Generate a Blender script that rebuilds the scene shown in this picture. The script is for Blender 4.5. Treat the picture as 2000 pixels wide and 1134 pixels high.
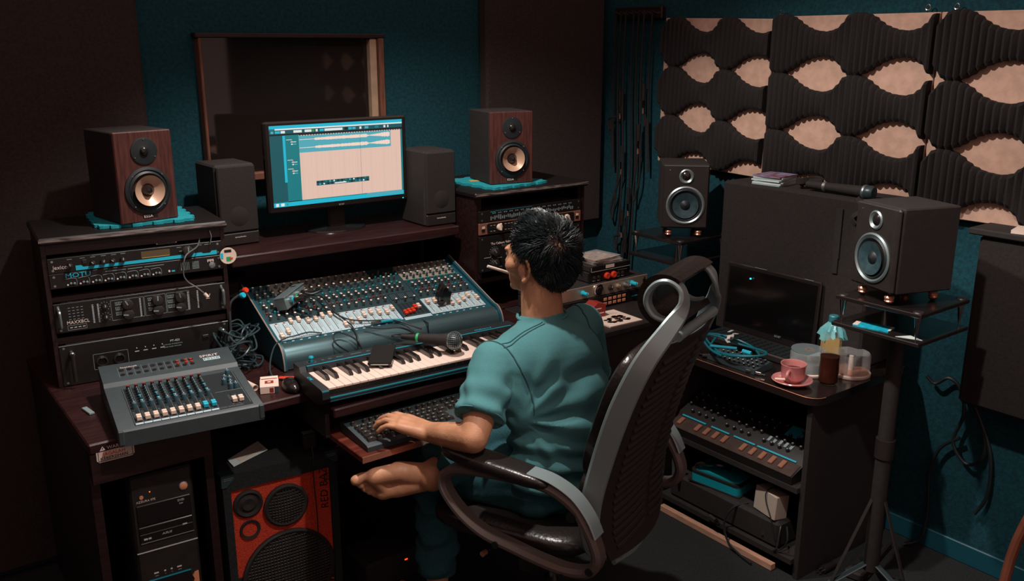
import bpy, bmesh, math, random
import numpy as np
from mathutils import Vector, Matrix, Euler
from math import sin, cos, pi, radians as R

# ------------------------------------------------------------------ scene, camera, light
for o in list(bpy.data.objects):
    bpy.data.objects.remove(o, do_unlink=True)
SC = bpy.context.scene
COL = SC.collection
random.seed(7)
rng = np.random.default_rng(7)

cam_d = bpy.data.cameras.new('camera')
cam = bpy.data.objects.new('camera', cam_d)
COL.objects.link(cam)
cam.location = (0, 0, 1.68)
cam.rotation_euler = (R(74.8), 0, R(-37))
cam_d.sensor_width = 36
cam_d.lens = 36 * 1770 / 2000
cam_d.clip_start = .02
SC.camera = cam

W = bpy.data.worlds.new('room_ambient')
SC.world = W
W.use_nodes = True
W.node_tree.nodes['Background'].inputs[0].default_value = (1, .64, .57, 1)
W.node_tree.nodes['Background'].inputs[1].default_value = .43

def spot(name, loc, target, power, deg, blend, radius, col):
    d = bpy.data.lights.new(name, 'SPOT')
    d.energy = power; d.spot_size = R(deg); d.spot_blend = blend
    d.shadow_soft_size = radius; d.color = col
    o = bpy.data.objects.new(name, d); COL.objects.link(o)
    o.location = loc
    o.rotation_euler = (Vector(target) - Vector(loc)).to_track_quat('-Z', 'Y').to_euler()
    return o
spot('ceiling_downlight', (1.15, 2.08, 2.56), (1.62, 1.58, 0), 124, 122, .45, .03, (1, .93, .88))
spot('added_narrow_spot', (1.15, 1.10, 2.50), (2.80, 1.22, .25), 100, 36, .6, .03, (1, .93, .88))  # extra narrow spot, added to light the lower right wall
spot('added_narrow_spot', (1.15, .90, 2.50), (.70, 2.30, .45), 85, 44, .7, .03, (1, .93, .88))  # spot added and kept narrow to light only desk front and amplifier

vs = SC.view_settings
vs.view_transform = 'Standard'; vs.look = 'None'; vs.gamma = 1; vs.exposure = 0
vs.use_curve_mapping = False

# ------------------------------------------------------------------ materials
def lin(c):
    if isinstance(c, str):
        c = [int(c[i:i + 2], 16) / 255 for i in (0, 2, 4)]
    return tuple((x / 12.92 if x <= .04045 else ((x + .055) / 1.055) ** 2.4) for x in c)
_M = {}
def mat(name, col, rough=.5, metal=0, var=0, scale=40, bump=0, bscale=200, stretch=None, col2=None, emit=0, trans=0, ior=1.45, alpha=1, coat=0, spec=None):
    if name in _M: return _M[name]
    m = bpy.data.materials.new(name); m.use_nodes = True
    nt = m.node_tree; b = nt.nodes['Principled BSDF']; L = nt.links
    c = lin(col)
    b.inputs['Base Color'].default_value = (*c, 1)
    b.inputs['Roughness'].default_value = rough
    b.inputs['Metallic'].default_value = metal
    b.inputs['IOR'].default_value = ior
    if spec is not None: b.inputs['Specular IOR Level'].default_value = spec
    if coat: b.inputs['Coat Weight'].default_value = coat; b.inputs['Coat Roughness'].default_value = .15
    if trans: b.inputs['Transmission Weight'].default_value = trans
    if alpha < 1: b.inputs['Alpha'].default_value = alpha
    if emit:
        b.inputs['Emission Color'].default_value = (*c, 1)
        b.inputs['Emission Strength'].default_value = emit
        b.inputs['Base Color'].default_value = (.01, .01, .01, 1)
    if var or bump or col2:
        tc = nt.nodes.new('ShaderNodeTexCoord'); mp = nt.nodes.new('ShaderNodeMapping')
        L.new(tc.outputs['Object'], mp.inputs['Vector'])
        if stretch: mp.inputs['Scale'].default_value = stretch
    if var or col2:
        n = nt.nodes.new('ShaderNodeTexNoise'); n.inputs['Scale'].default_value = scale; n.inputs['Detail'].default_value = 5
        r = nt.nodes.new('ShaderNodeValToRGB')
        a = tuple(max(0, x * (1 - var)) for x in c); d = lin(col2) if col2 else tuple(min(1, x * (1 + var)) for x in c)
        r.color_ramp.elements[0].position = .35; r.color_ramp.elements[1].position = .68
        r.color_ramp.elements[0].color = (*a, 1); r.color_ramp.elements[1].color = (*d, 1)
        L.new(mp.outputs[0], n.inputs['Vector']); L.new(n.outputs['Fac'], r.inputs[0]); L.new(r.outputs[0], b.inputs['Base Color'])
    if bump:
        n2 = nt.nodes.new('ShaderNodeTexNoise'); n2.inputs['Scale'].default_value = bscale; n2.inputs['Detail'].default_value = 3
        bp = nt.nodes.new('ShaderNodeBump'); bp.inputs['Strength'].default_value = bump; bp.inputs['Distance'].default_value = .004
        L.new(mp.outputs[0], n2.inputs['Vector']); L.new(n2.outputs['Fac'], bp.inputs['Height']); L.new(bp.outputs[0], b.inputs['Normal'])
    _M[name] = m
    return m

BLK = mat('black_plastic', '272220', .45, var=.15, scale=30)
BLKM = mat('black_matte', '241f1d', .8, var=.15, scale=60)
BLKG = mat('black_gloss', '1f1a19', .18, coat=.3)
BLKF = mat('black_face', '191615', .4, var=.1)
WOODD = mat('dark_red_wood', '251312', .42, var=.35, scale=9, stretch=(1, 9, 9), bump=.15, bscale=60)
WOODT = mat('desk_laminate', '2f1918', .3, var=.3, scale=10, stretch=(1, 8, 8), bump=.1, bscale=70)
WOODS = mat('speaker_veneer', '4a2722', .45, var=.4, scale=12, stretch=(9, 9, 1), bump=.1, bscale=60)
TRAYW = mat('tray_laminate', '5c2a20', .3, var=.35, scale=9, stretch=(1, 6, 6))
PLY = mat('bare_board', 'c9a38e', .75, var=.12, scale=26, bump=.1, bscale=160)
TEALW = mat('teal_felt_wall', '083f49', .95, var=.3, scale=90, bump=.5, bscale=260)
DKP = mat('dark_fabric_panel', '241e1c', .95, var=.2, scale=120, bump=.3, bscale=300)
DKP2 = mat('dark_curtain_fabric', '352b29', .95, var=.2, scale=120, bump=.3, bscale=300)
CARP = mat('dark_carpet', '221f1d', .98, var=.3, scale=150, bump=.5, bscale=400, col2='20282a')
FOAM = mat('charcoal_foam', '211d1c', .95, var=.15, scale=200, bump=.35, bscale=420)
MATT = mat('teal_foam_mat', '16909a', .85, var=.12, scale=60, bump=.4, bscale=300)
WHT = mat('white_plastic', 'e2cabb', .4)
CRM = mat('cream_cap', 'e6cbb8', .45)
INK = mat('white_ink', 'b9bfbd', .6)
INKD = mat('dim_ink', '7b8a8b', .6)
INKP = mat('pale_ink', 'd8c6bb', .6)
CYAN = mat('cyan_paint', '1fb4cc', .45)
CYAND = mat('cyan_ink', '1891a6', .5)
REDP = mat('red_plastic', 'd63c22', .4)
REDD = mat('dark_red_paint', '8e2a22', .5)
SILV = mat('silver_metal', 'aab6b6', .32, metal=.9)
CHR = mat('chrome', 'd6d2cd', .14, metal=1)
COPP = mat('copper_rose', 'e8a184', .25, metal=.7)
GRYP = mat('grey_blue_paint', '42606a', .5, metal=.2)
GRYD = mat('dark_slate', '333f42', .5)
ORNG = mat('orange_face', '9a6450', .4, metal=.3)
TAN = mat('tan_metal', 'b3a08e', .35, metal=.6)
PINK = mat('pink_glaze', 'c27a77', .22, var=.06, scale=30, coat=.4)
SKIN = mat('skin', 'b5805f', .5, var=.10, scale=22, col2='c28c6b', bump=.15, bscale=300)
SHIRT = mat('teal_cotton', '477d80', .95, var=.06, scale=300, bump=.25, bscale=700)
SEAM = mat('shirt_seam', '2f5356', .95)
PANTS = mat('dark_teal_denim', '25535a', .95, var=.2, scale=200, bump=.3, bscale=500)
HAIR = mat('black_hair', '1a2325', .42)
PAPER = mat('paper', 'c8d0cd', .8, var=.05)
PAPERW = mat('paper_warm', 'd9c3b3', .7, var=.06, scale=14)
GLASSD = mat('dark_window_glass', '201a18', .04, spec=.6)
CLEAR = mat('clear_plastic', 'dfe4e2', .12, alpha=.20)
CLEARB = mat('bottle_plastic', 'dbe6e6', .06, trans=1, ior=1.15, alpha=.35)
TEA = mat('dark_tea', '3b1a12', .1)
BAG = mat('thin_plastic_film', '79c3c6', .25, alpha=.72)
REDF = mat('red_carpet', 'c23a22', .95, var=.3, scale=220, bump=.6, bscale=350, col2='d6452a')
CONE = mat('tan_cone', 'caa58c', .38, metal=.25)
RUB = mat('rubber', '1c2224', .5)
RUBT = mat('teal_rubber', '2c3c40', .35)
CONED = mat('dark_cone', '2e4348', .4, var=.2, scale=60)
CHAIRG = mat('chair_grey', '93a5a6', .38, metal=.35)
CHAIRD = mat('chair_dark_grey', '322d2c', .55)
LEATH = mat('black_leather', '26211f', .28, bump=.25, bscale=90)
MESH = mat('black_mesh_fabric', '2c2624', .8)
PANELW = mat('pale_blue_panel', 'a7bdc2', .5)
PANELD = mat('dark_teal_panel', '25383c', .5)
TRIMT = mat('deep_teal_trim', '154a57', .45)
GREEN = mat('green_ring', '1f9d5c', .5)
TCAP = mat('teal_cap', '178a86', .5)
YELL = mat('yellow_card', 'c9a24a', .7)
OLIVE = mat('lcd_olive', '5a4a33', .4)
BLUEPK = mat('blue_wrapper', '1aa7c0', .45, var=.25, scale=60)
LEDB = mat('led_cyan', '19c9ea', emit=3)
LEDR = mat('led_red', 'ff3a14', emit=3)
LEDO = mat('led_orange', 'ff7a30', emit=1.2)
PEACH = mat('peach_plastic', 'd98f6c', .4)
S_PEA = mat('screen_peach', 'e3bfae', emit=.95)
S_TEAL = mat('screen_teal', '0c7c82', emit=.9)
S_TEALD = mat('screen_dark_teal', '0a565e', emit=.9)
S_CYAN = mat('screen_cyan', '16b2cc', emit=1)
S_SKY = mat('screen_blue_clip', '4fa9b8', emit=.95)
S_WAVE = mat('screen_wave', 'f0d3c4', emit=1)
S_BLK = mat('screen_black', '14191c', emit=.5)
S_WHT = mat('screen_white', 'dfe3e0', emit=1)
S_GRN = mat('screen_green', '2c9a5a', emit=.9)

# ------------------------------------------------------------------ mesh helpers
class MB:
    def __init__(s): s.v = []; s.f = []; s.m = []; s.mats = []; s.cm = 0
    def use(s, m):
        if m not in s.mats: s.mats.append(m)
        s.cm = s.mats.index(m); return s
    def add(s, vs_, fs_):
        k = len(s.v); s.v += [tuple(p) for p in vs_]
        for f in fs_: s.f.append([i + k for i in f]); s.m.append(s.cm)
        return s
    def box(s, c, d, rot=None, bev=0):
        x, y, z = d[0] / 2, d[1] / 2, d[2] / 2
        if bev:
            b = min(bev, x * .9, y * .9, z * .9)
            P = []
            for sx in (-1, 1):
                for sy in (-1, 1):
                    for sz in (-1, 1):
                        P += [(sx * x, sy * (y - b), sz * (z - b)), (sx * (x - b), sy * y, sz * (z - b)), (sx * (x - b), sy * (y - b), sz * z)]
            bm = bmesh.new()
            for p in P: bm.verts.new(p)
            r = bmesh.ops.convex_hull(bm, input=bm.verts)
            bm.verts.index_update()
            vs_ = [v.co.copy() for v in bm.verts]; fs_ = [[v.index for v in f.verts] for f in bm.faces]
            bm.free()
        else:
            vs_ = [Vector((sx * x, sy * y, sz * z)) for sx in (-1, 1) for sy in (-1, 1) for sz in (-1, 1)]
            fs_ = [(0, 1, 3, 2), (4, 6, 7, 5), (0, 4, 5, 1), (2, 3, 7, 6), (0, 2, 6, 4), (1, 5, 7, 3)]
        if rot is not None:
            M = rot if isinstance(rot, Matrix) else Euler(rot).to_matrix()
            vs_ = [M @ v for v in vs_]
        c = Vector(c)
        return s.add([v + c for v in vs_], fs_)
    def bb(s, a, b, bev=0):
        return s.box([(a[i] + b[i]) / 2 for i in range(3)], [abs(b[i] - a[i]) for i in range(3)], bev=bev)
    def cyl(s, p0, p1, r0, r1=None, n=16, cap=True):
        r1 = r0 if r1 is None else r1
        p0 = Vector(p0); p1 = Vector(p1); q = (p1 - p0).to_track_quat('Z', 'Y')
        vs_ = []; fs_ = []
        for p, r in ((p0, r0), (p1, r1)):
            for i in range(n): vs_.append(p + q @ Vector((r * cos(2 * pi * i / n), r * sin(2 * pi * i / n), 0)))
        for i in range(n): fs_.append((i, (i + 1) % n, n + (i + 1) % n, n + i))
        if cap: fs_ += [tuple(range(n - 1, -1, -1)), tuple(range(n, 2 * n))]
        return s.add(vs_, fs_)
    def lathe(s, prof, o=(0, 0, 0), ax=(0, 0, 1), n=24, closed=False):
        o = Vector(o); q = Vector(ax).to_track_quat('Z', 'Y'); vs_ = []; fs_ = []; k = len(prof)
        for i in range(n):
            a = 2 * pi * i / n
            for r, h in prof: vs_.append(o + q @ Vector((r * cos(a), r * sin(a), h)))
        for i in range(n):
            j = (i + 1) % n
            for t in range(k if closed else k - 1):
                u = (t + 1) % k
                fs_.append((i * k + t, j * k + t, j * k + u, i * k + u))
        return s.add(vs_, fs_)
    def tube(s, pts, r, n=8, closed=False, cap=True, sub=0, flat=None):
        P = [Vector(p) for p in pts]
        if sub: P = smooth_path(P, sub, closed)
        k = len(P); rs = r if isinstance(r, (list, tuple)) else [r] * k
        if len(rs) != k: rs = [rs[min(len(rs) - 1, int(i / (k - 1) * (len(rs) - 1) + .5))] for i in range(k)]
        vs_ = []; fs_ = []; up = None
        for i in range(k):
            a = P[(i - 1) % k] if (closed or i) else P[0]; b = P[(i + 1) % k] if (closed or i < k - 1) else P[-1]
            t = (b - a).normalized()
            if up is None: up = t.orthogonal().normalized() if flat is None else Vector(flat)
            up = (up - t * up.dot(t)).normalized() if flat is None else (Vector(flat) - t * Vector(flat).dot(t)).normalized()
            sd = t.cross(up)
            for j in range(n):
                w = 2 * pi * j / n
                vs_.append(P[i] + (up * cos(w) + sd * sin(w)) * rs[i])
        for i in range(k if closed else k - 1):
            ii = (i + 1) % k
            for j in range(n): fs_.append((i * n + j, i * n + (j + 1) % n, ii * n + (j + 1) % n, ii * n + j))
        if cap and not closed: fs_ += [tuple(range(n - 1, -1, -1)), tuple(range((k - 1) * n, k * n))]
        return s.add(vs_, fs_)
    def strip(s, pts, w, t, wdir, sub=0, closed=False):
        """flat band following pts: width w along wdir, thickness t"""
        P = [Vector(p) for p in pts]
        if sub: P = smooth_path(P, sub, closed)
        k = len(P); ws = w if isinstance(w, (list, tuple)) else [w] * k
        if len(ws) != k: ws = list(np.interp(np.linspace(0, 1, k), np.linspace(0, 1, len(ws)), ws))
        vs_ = []; fs_ = []
        for i in range(k):
            a = P[(i - 1) % k] if (closed or i) else P[0]; b = P[(i + 1) % k] if (closed or i < k - 1) else P[-1]
            tg = (b - a).normalized(); wd = Vector(wdir(i / (k - 1))) if callable(wdir) else Vector(wdir); wd = (wd - tg * wd.dot(tg)).normalized(); nn = tg.cross(wd)
            e = t * .35
            for (u, v) in ((-ws[i] / 2, -t / 2 + e), (-ws[i] / 2 + e, -t / 2), (ws[i] / 2 - e, -t / 2), (ws[i] / 2, -t / 2 + e), (ws[i] / 2, t / 2 - e), (ws[i] / 2 - e, t / 2), (-ws[i] / 2 + e, t / 2), (-ws[i] / 2, t / 2 - e)):
                vs_.append(P[i] + wd * u + nn * v)
        for i in range(k if closed else k - 1):
            ii = (i + 1) % k
            for j in range(8): fs_.append((i * 8 + j, i * 8 + (j + 1) % 8, ii * 8 + (j + 1) % 8, ii * 8 + j))
        if not closed: fs_ += [tuple(range(7, -1, -1)), tuple(range((k - 1) * 8, k * 8))]
        return s.add(vs_, fs_)
    def prism(s, out, a, b, plane='xy'):
        def mk(u, v, w): return {'xy': (u, v, w), 'xz': (u, w, v), 'yz': (w, u, v)}[plane]
        n = len(out)
        vs_ = [mk(u, v, a) for u, v in out] + [mk(u, v, b) for u, v in out]
        fs_ = [tuple(range(n - 1, -1, -1)), tuple(range(n, 2 * n))] + [(i, (i + 1) % n, n + (i + 1) % n, n + i) for i in range(n)]
        return s.add(vs_, fs_)
    def sph(s, c, r, seg=16, ring=10, rot=None):
        r = (r, r, r) if not isinstance(r, (list, tuple)) else r
        M = Matrix.Identity(3) if rot is None else (rot if isinstance(rot, Matrix) else Euler(rot).to_matrix())
        c = Vector(c); vs_ = [c + M @ Vector((0, 0, r[2]))]
        for i in range(1, ring):
            a = pi * i / ring
            for j in range(seg): b = 2 * pi * j / seg; vs_.append(c + M @ Vector((r[0] * sin(a) * cos(b), r[1] * sin(a) * sin(b), r[2] * cos(a))))
        vs_.append(c + M @ Vector((0, 0, -r[2]))); fs_ = []
        for j in range(seg): fs_.append((0, 1 + j, 1 + (j + 1) % seg)); k = 1 + (ring - 2) * seg; fs_.append((len(vs_) - 1, k + (j + 1) % seg, k + j))
        for i in range(ring - 2):
            for j in range(seg): a = 1 + i * seg; fs_.append((a + j, a + seg + j, a + seg + (j + 1) % seg, a + (j + 1) % seg))
        return s.add(vs_, fs_)
    def mesh(s, name, ang=35, fix=True):
        me = bpy.data.meshes.new(name); me.from_pydata(s.v, [], s.f)
        for m in s.mats: me.materials.append(m)
        me.polygons.foreach_set('material_index', s.m)
        if fix:
            bm = bmesh.new(); bm.from_mesh(me); bmesh.ops.recalc_face_normals(bm, faces=bm.faces); bm.to_mesh(me); bm.free()
        if ang:
            me.polygons.foreach_set('use_smooth', [True] * len(me.polygons)); me.set_sharp_from_angle(angle=R(ang))
        me.update(); return me
    def build(s, name, parent=None, world=False, ang=35, label=None, loc=None, rot=None):
        if world and parent is not None:
            M = parent.matrix_basis.inverted(); s.v = [tuple(M @ Vector(p)) for p in s.v]
        o = ob(name, s.mesh(name, ang), parent, loc, rot, label)
        if name in STUFF: o['kind'] = 'stuff'
        return o
STUFF = {'panel_marks', 'level_scales', 'buttons', 'screws', 'tiny_controls', 'dial_marks', 'channel_arcs', 'indicator_row', 'end_badge', 'panel_print', 'keycaps_fine', 'strand_fringe', 'warning_sticker', 'panel_slots', 'light_row', 'debris'}
def smooth_path(P, sub, closed=False):
    out = []; k = len(P)
    for i in range(k if closed else k - 1):
        g = lambda j: P[j % k] if closed else P[max(0, min(k - 1, j))]
        a, b, c, d = g(i - 1), g(i), g(i + 1), g(i + 2)
        for t in range(sub):
            u = t / sub
            out.append(.5 * ((2 * b) + (c - a) * u + (2 * a - 5 * b + 4 * c - d) * u * u + (3 * b - a - 3 * c + d) * u ** 3))
    if not closed: out.append(P[-1].copy())
    return out
def ob(name, me, parent=None, loc=None, rot=None, label=None):
    o = bpy.data.objects.new(name, me); COL.objects.link(o)
    if parent is not None: o.parent = parent
    if loc is not None: o.location = loc
    if rot is not None: o.rotation_euler = rot
    if label: o['label'] = label
    return o
def tag(o, label, cat, group=None, kind=None):
    o['label'] = label; o['category'] = cat
    if group: o['group'] = group
    if kind: o['kind'] = kind
    return o
def thing(name, label, cat, loc=(0, 0, 0), rz=0, group=None, rot=None):
    o = bpy.data.objects.new(name, None); COL.objects.link(o); o.empty_display_size = .05
    o.location = loc; o.rotation_euler = rot if rot else (0, 0, R(rz))
    o.matrix_basis = Matrix.LocRotScale(Vector(loc), Euler(rot if rot else (0, 0, R(rz))), None)
    return tag(o, label, cat, group)
def struct(o): o['kind'] = 'structure'; return o
def text(parent, s, size, loc, rot, m, name='lettering', shear=0, align='LEFT', depth=.0004, sx=1):
    cu = bpy.data.curves.new('t', 'FONT'); cu.body = s; cu.size = size; cu.shear = shear; cu.align_x = align
    cu.extrude = depth; cu.resolution_u = 2
    t = bpy.data.objects.new('t', cu); COL.objects.link(t)
    bpy.context.view_layer.update()
    me = bpy.data.meshes.new_from_object(t.evaluated_get(bpy.context.evaluated_depsgraph_get()))
    bpy.data.objects.remove(t); bpy.data.curves.remove(cu)
    me.materials.clear(); me.materials.append(m); me.name = name
    o = ob(name, me, parent, loc, rot); o.scale = (sx, 1, 1); return o
FRONT = (R(90), 0, 0)          # text lying in a plane that faces -Y
def knob_mesh(name, r, h, body, cap, capr=.62, line=None, n=12):
    b = MB().use(body); b.lathe([(r, 0), (r, h * .75), (r * .86, h)], n=n)
    b.use(cap); b.lathe([(r * .86, h), (r * capr, h * 1.06), (0, h * 1.06)], n=n)
    if line: b.use(line).box((0, r * .5, h * 1.08), (r * .22, r * .9, h * .06))
    return b.mesh(name)
# ------------------------------------------------------------------ room
XW, YW = 2.84, 3.10
struct(MB().use(CARP).bb((-1.7, -1.6, -.06), (XW + .1, YW + .1, 0)).build('floor', ang=0))
struct(MB().use(TEALW).bb((-1.7, YW, 0), (XW + .1, YW + .1, 2.6)).build('wall_back', ang=0))
struct(MB().use(TEALW).bb((XW, -1.6, 0), (XW + .1, YW, 2.6)).build('wall_right', ang=0))
struct(MB().use(DKP).bb((-1.7, -1.6, 0), (-1.6, YW, 2.6)).build('wall_left', ang=0))
bs = struct(MB().use(TRIMT).bb((XW - .012, -1.6, 0), (XW, YW, .07), bev=.003).build('baseboard_right'))

# studio window on the back wall
win = struct(MB().use(WOODD).bb((1.015, YW - .045, 1.700), (1.712, YW, 1.716), bev=.003).build('window_1'))
FR = mat('window_frame_wood', '6b4434', .5, var=.25, scale=14, stretch=(6, 6, 1))
FRL = mat('lit_inner_jamb', 'a58a72', .55, var=.15, scale=20)  # paler than the frame: light on the inner jamb put into the colour
MB().use(FR).bb((1.024, YW - .045, 1.245), (1.034, YW, 1.700), bev=.003).build('frame', win)
MB().use(FR).bb((1.684, YW - .055, 1.245), (1.705, YW, 1.700), bev=.003).build('frame', win)
MB().use(FRL).bb((1.655, YW - .04, 1.27), (1.683, YW, 1.699), bev=.004).build('frame', win, label='right inner jamb of the window, its light put into the pale colour')
MB().use(FR).bb((1.022, YW - .05, 1.222), (1.705, YW, 1.248), bev=.003).build('sill', win)
MB().use(GLASSD).bb((1.036, YW - .012, 1.25), (1.656, YW - .004, 1.70)).build('pane', win, ang=0)

# tall dark fabric panels on the back wall
p = MB().use(DKP2).bb((-1.2, YW - .035, .02), (.845, YW - .001, 2.45), bev=.01).build('acoustic_panel')
tag(p, 'tall dark fabric panel on the back wall behind the left speaker', 'acoustic panel')
p = MB().use(DKP2).bb((2.165, YW - .06, .90), (2.80, YW - .001, 2.45), bev=.01).build('acoustic_panel')
tag(p, 'tall dark fabric panel on the back wall behind the right wooden speaker', 'acoustic panel')

# ------------------------------------------------------------------ wave foam panels on the right wall
HP = [(0, .066), (.05, .088), (.12, .100), (.25, .100), (.36, .088), (.50, .060), (.64, .045), (.80, .040), (.92, .048), (1, .066)]
def hwave(t):
    t = t % 1; return float(np.interp(t, [a for a, b in HP], [b for a, b in HP]))
def foam_mesh(Wp, off, per, row_h):
    b = MB().use(FOAM); n = int(Wp / .0056); V = []; F = []
    rp = .0225
    for i in range(n + 1):
        u = Wp * i / n
        st = (math.floor(u / rp) + .5) * rp
        hu = .55 * hwave((u - off) / per) + .45 * hwave((st - off) / per)
        h = hu * row_h / .2
        th = .026 + .012 * abs(sin(pi * u / rp))
        V += [(u, -h, 0), (u, -h, th - .012), (u, -h + .012, th), (u, h - .012, th), (u, h, th - .012), (u, h, 0)]
    for i in range(n):
        for j in range(6): F.append((i * 6 + j, i * 6 + (j + 1) % 6, i * 6 + 6 + (j + 1) % 6, i * 6 + 6 + j))
    F += [(5, 4, 3, 2, 1, 0), tuple(n * 6 + j for j in range(6))]
    b.add(V, F); return b.mesh('foam_wave', 40)
def foam_panel(y0, y1, z1, z0, label, tilt=0, hooks=(), off=.02):
    Wp = y0 - y1
    # local: x runs to the viewer's right along the wall, y up, z out into the room
    root = thing('wave_foam_board', label, 'acoustic panel', (XW - .035, y0, z0), group='wave foam panels on the right wall')
    root.matrix_basis = Matrix.Translation((XW - .035, y0, z0)) @ Matrix(((0, 0, -1, 0), (-1, 0, 0, 0), (0, 1, 0, 0), (0, 0, 0, 1))) @ Matrix.Rotation(R(tilt), 4, 'Z')
    H = z1 - z0
    MB().use(PLY).bb((0, 0, -.024), (Wp, H, 0), bev=.002).build('backing_board', root)
    rh = H / 3.0
    me = foam_mesh(Wp - .004, off, Wp / 2.03, rh)
    for k in range(3):
        ob('foam_wave', me, root, (.002, H - rh * (k + .5) + .006, .0005))
    for u in hooks:
        MB().use(CHR).tube([(u + .008 * cos(a), H + .016 + .009 * sin(a), -.008) for a in np.linspace(0, 2 * pi, 13)[:-1]], .0018, 6, closed=True).cyl((u, H - .004, -.008), (u, H + .008, -.008), .002, n=8).build('hook', root)
    return root
foam_panel(2.700, 2.160, 1.782, 1.205, 'narrow pale board with dark foam waves nearest the room corner', -1.5)
foam_panel(2.140, 1.532, 1.775, 1.172, 'pale board with dark foam waves directly above the microphone and box', 0, (.012, .56), -.018)
foam_panel(1.528, .925, 1.775, 1.150, 'pale board with dark foam waves at the right edge of the picture', 0, (.04,), .008)
foam_panel(.920, .320, 1.775, 1.150, 'pale foam wave board beyond the right picture edge, seen mirrored in the window', 0)

# wall-hung black cabinet at the right edge
cab = thing('wall_cabinet', 'large black fabric-covered cabinet at the right edge under the foam boards', 'cabinet', (2.76, .9, .60))
MB().use(DKP).bb((2.70, .45, .60), (XW - .001, 1.275, 1.135), bev=.012).build('body', cab, True)
MB().use(BLKM).bb((2.68, .44, 1.135), (XW - .001, 1.30, 1.155), bev=.004).build('top_board', cab, True)
pp = MB().use(PAPERW).box((2.74, 1.13, 1.1605), (.09, .12, .010), (0, 0, R(12))).build('paper_sheet')
tag(pp, 'few loose cream sheets lying on the black wall cabinet', 'paper')

# ------------------------------------------------------------------ cables hanging on the right wall
def cable(name, label, pts, r, m, group=None, sub=6, n=7, ends=None, cat='cable', loc=None):
    b = MB().use(m); b.tube(pts, r, n, sub=sub)
    if ends:
        for (p, q, rr, mm) in ends: b.use(mm).cyl(p, q, rr, n=8)
    o = b.build(name); return tag(o, label, cat, group)
hk = thing('cable_hanger', 'dark wooden cable rail with pegs high on the wall near the corner', 'hanger', (XW - .03, 2.87, 1.80))
MB().use(WOODD).bb((XW - .025, 2.72, 1.78), (XW, 3.0, 1.83), bev=.004).build('rail', hk, True)
for k in range(7):
    MB().use(CHR).cyl((XW - .02, 2.745 + k * .036, 1.80), (XW - .06, 2.745 + k * .036, 1.81), .004, n=8).build('peg', hk, True)
tips = [(2.93, 1.44), (2.905, 1.20), (2.885, .92), (2.86, 1.02), (2.865, .80), (2.80, 1.30), (2.79, 1.47)]
wl = ['longest', 'second', 'third', 'fourth', 'fifth', 'sixth', 'seventh']
for k, (y, z) in enumerate(tips):
    y0 = 2.745 + k * .036; y0 = 3.0 - (k + .6) * .036
    x = XW - .035 - .006 * (k % 3)
    z2 = z - .25 if k % 2 else z - .1
    pts = [(x, y0, 1.815), (x, y0 + .006, 1.5), (x, y0 - .008, 1.15), (x, y0 + .012, max(.72, z2)), (x, y0 + .02, max(.70, z2 - .03)), (x, y0 + .028, max(.74, z2 + .02)), (x - .004, y, z - .06), (x - .006, y, z)]
    cable('hanging_cable', 'black audio cable with metal plug, %s from the corner, hanging on the right wall' % ['first', 'second', 'third', 'fourth', 'fifth', 'sixth', 'seventh'][k], pts, .0045, BLKM, 'cables hanging near the corner',
          ends=[((x - .006, y, z - .02), (x - .006, y, z + .05), .0085, BLK), ((x - .006, y, z - .05), (x - .006, y, z - .018), .0065, CHR), ((x - .006, y, z - .075), (x - .006, y, z - .05), .0035, COPP)])

# ------------------------------------------------------------------ desk
desk = thing('studio_desk', 'dark red-brown studio desk carrying the racks, mixers and keyboard', 'desk', (1.15, 2.6, 0))
T = .73
MB().use(WOODT).bb((.40, 2.26, T - .028), (1.92, 3.06, T), bev=.004).build('desk_top', desk, True)
MB().use(WOODT).bb((1.921, 2.625, T - .028), (2.42, 3.06, T), bev=.004).build('desk_top', desk, True)
MB().use(WOODT).bb((.985, 2.105, T - .029), (1.918, 2.259, T - .001), bev=.004).build('keyboard_ledge', desk, True)
MB().use(WOODD).bb((.402, 2.263, .62), (.70, 2.281, T - .029)).build('apron', desk, True)
MB().use(WOODD).bb((.703, 2.66, .62), (1.918, 2.678, T - .03)).build('apron', desk, True)
for x0 in (.402, .690, 1.10, 1.895): MB().use(WOODD).bb((x0, 2.305 if x0 < 1 else 2.46, 0), (x0 + .022, 3.04, T - .0285)).build('side_panel', desk, True)
MB().use(WOODD).bb((1.93, 2.65, 0), (2.40, 2.67, T - .0285)).build('side_panel', desk, True)
MB().use(WOODD).bb((.425, 3.02, 0), (1.89, 3.04, T - .0285)).build('back_panel', desk, True)
MB().use(WOODD).bb((.425, 2.31, .10), (.688, 3.0, .122)).build('shelf', desk, True)
tr = MB().use(TRAYW).bb((.992, 1.965, .622), (1.66, 2.40, .640), bev=.002).build('keyboard_tray', desk, True)
MB().use(COPP).bb((.992, 1.9635, .6225), (1.66, 1.9650, .6395)).build('lit_edge_strip', tr, False);  # copper strip paints the light along the tray's front edge
for x0 in (.985, 1.665):
    MB().use(BLK).bb((x0 - .006, 2.15, .632), (x0 + .006, 2.42, .702)).build('slide', desk, True)
tr.children[0].location = (-1.15, -2.6, 0)
st = MB()
st.use(INKP).prism([(.416 + u, v) for u, v in [(.006, .676), (.084, .676), (.09, .682), (.09, .718), (.084, .724), (.006, .724), (0, .718), (0, .682)]], 2.2612, 2.2624, 'xz')
st.use(BLKF).bb((.420, 2.2605, .705), (.502, 2.2613, .721)).bb((.420, 2.2605, .679), (.4212, 2.2613, .706)).bb((.5008, 2.2605, .679), (.502, 2.2613, .706)).bb((.420, 2.2605, .679), (.502, 2.2613, .6802))
stk = st.build('warning_sticker', desk, True, label='cream and black warning sticker on the desk front')
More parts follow.
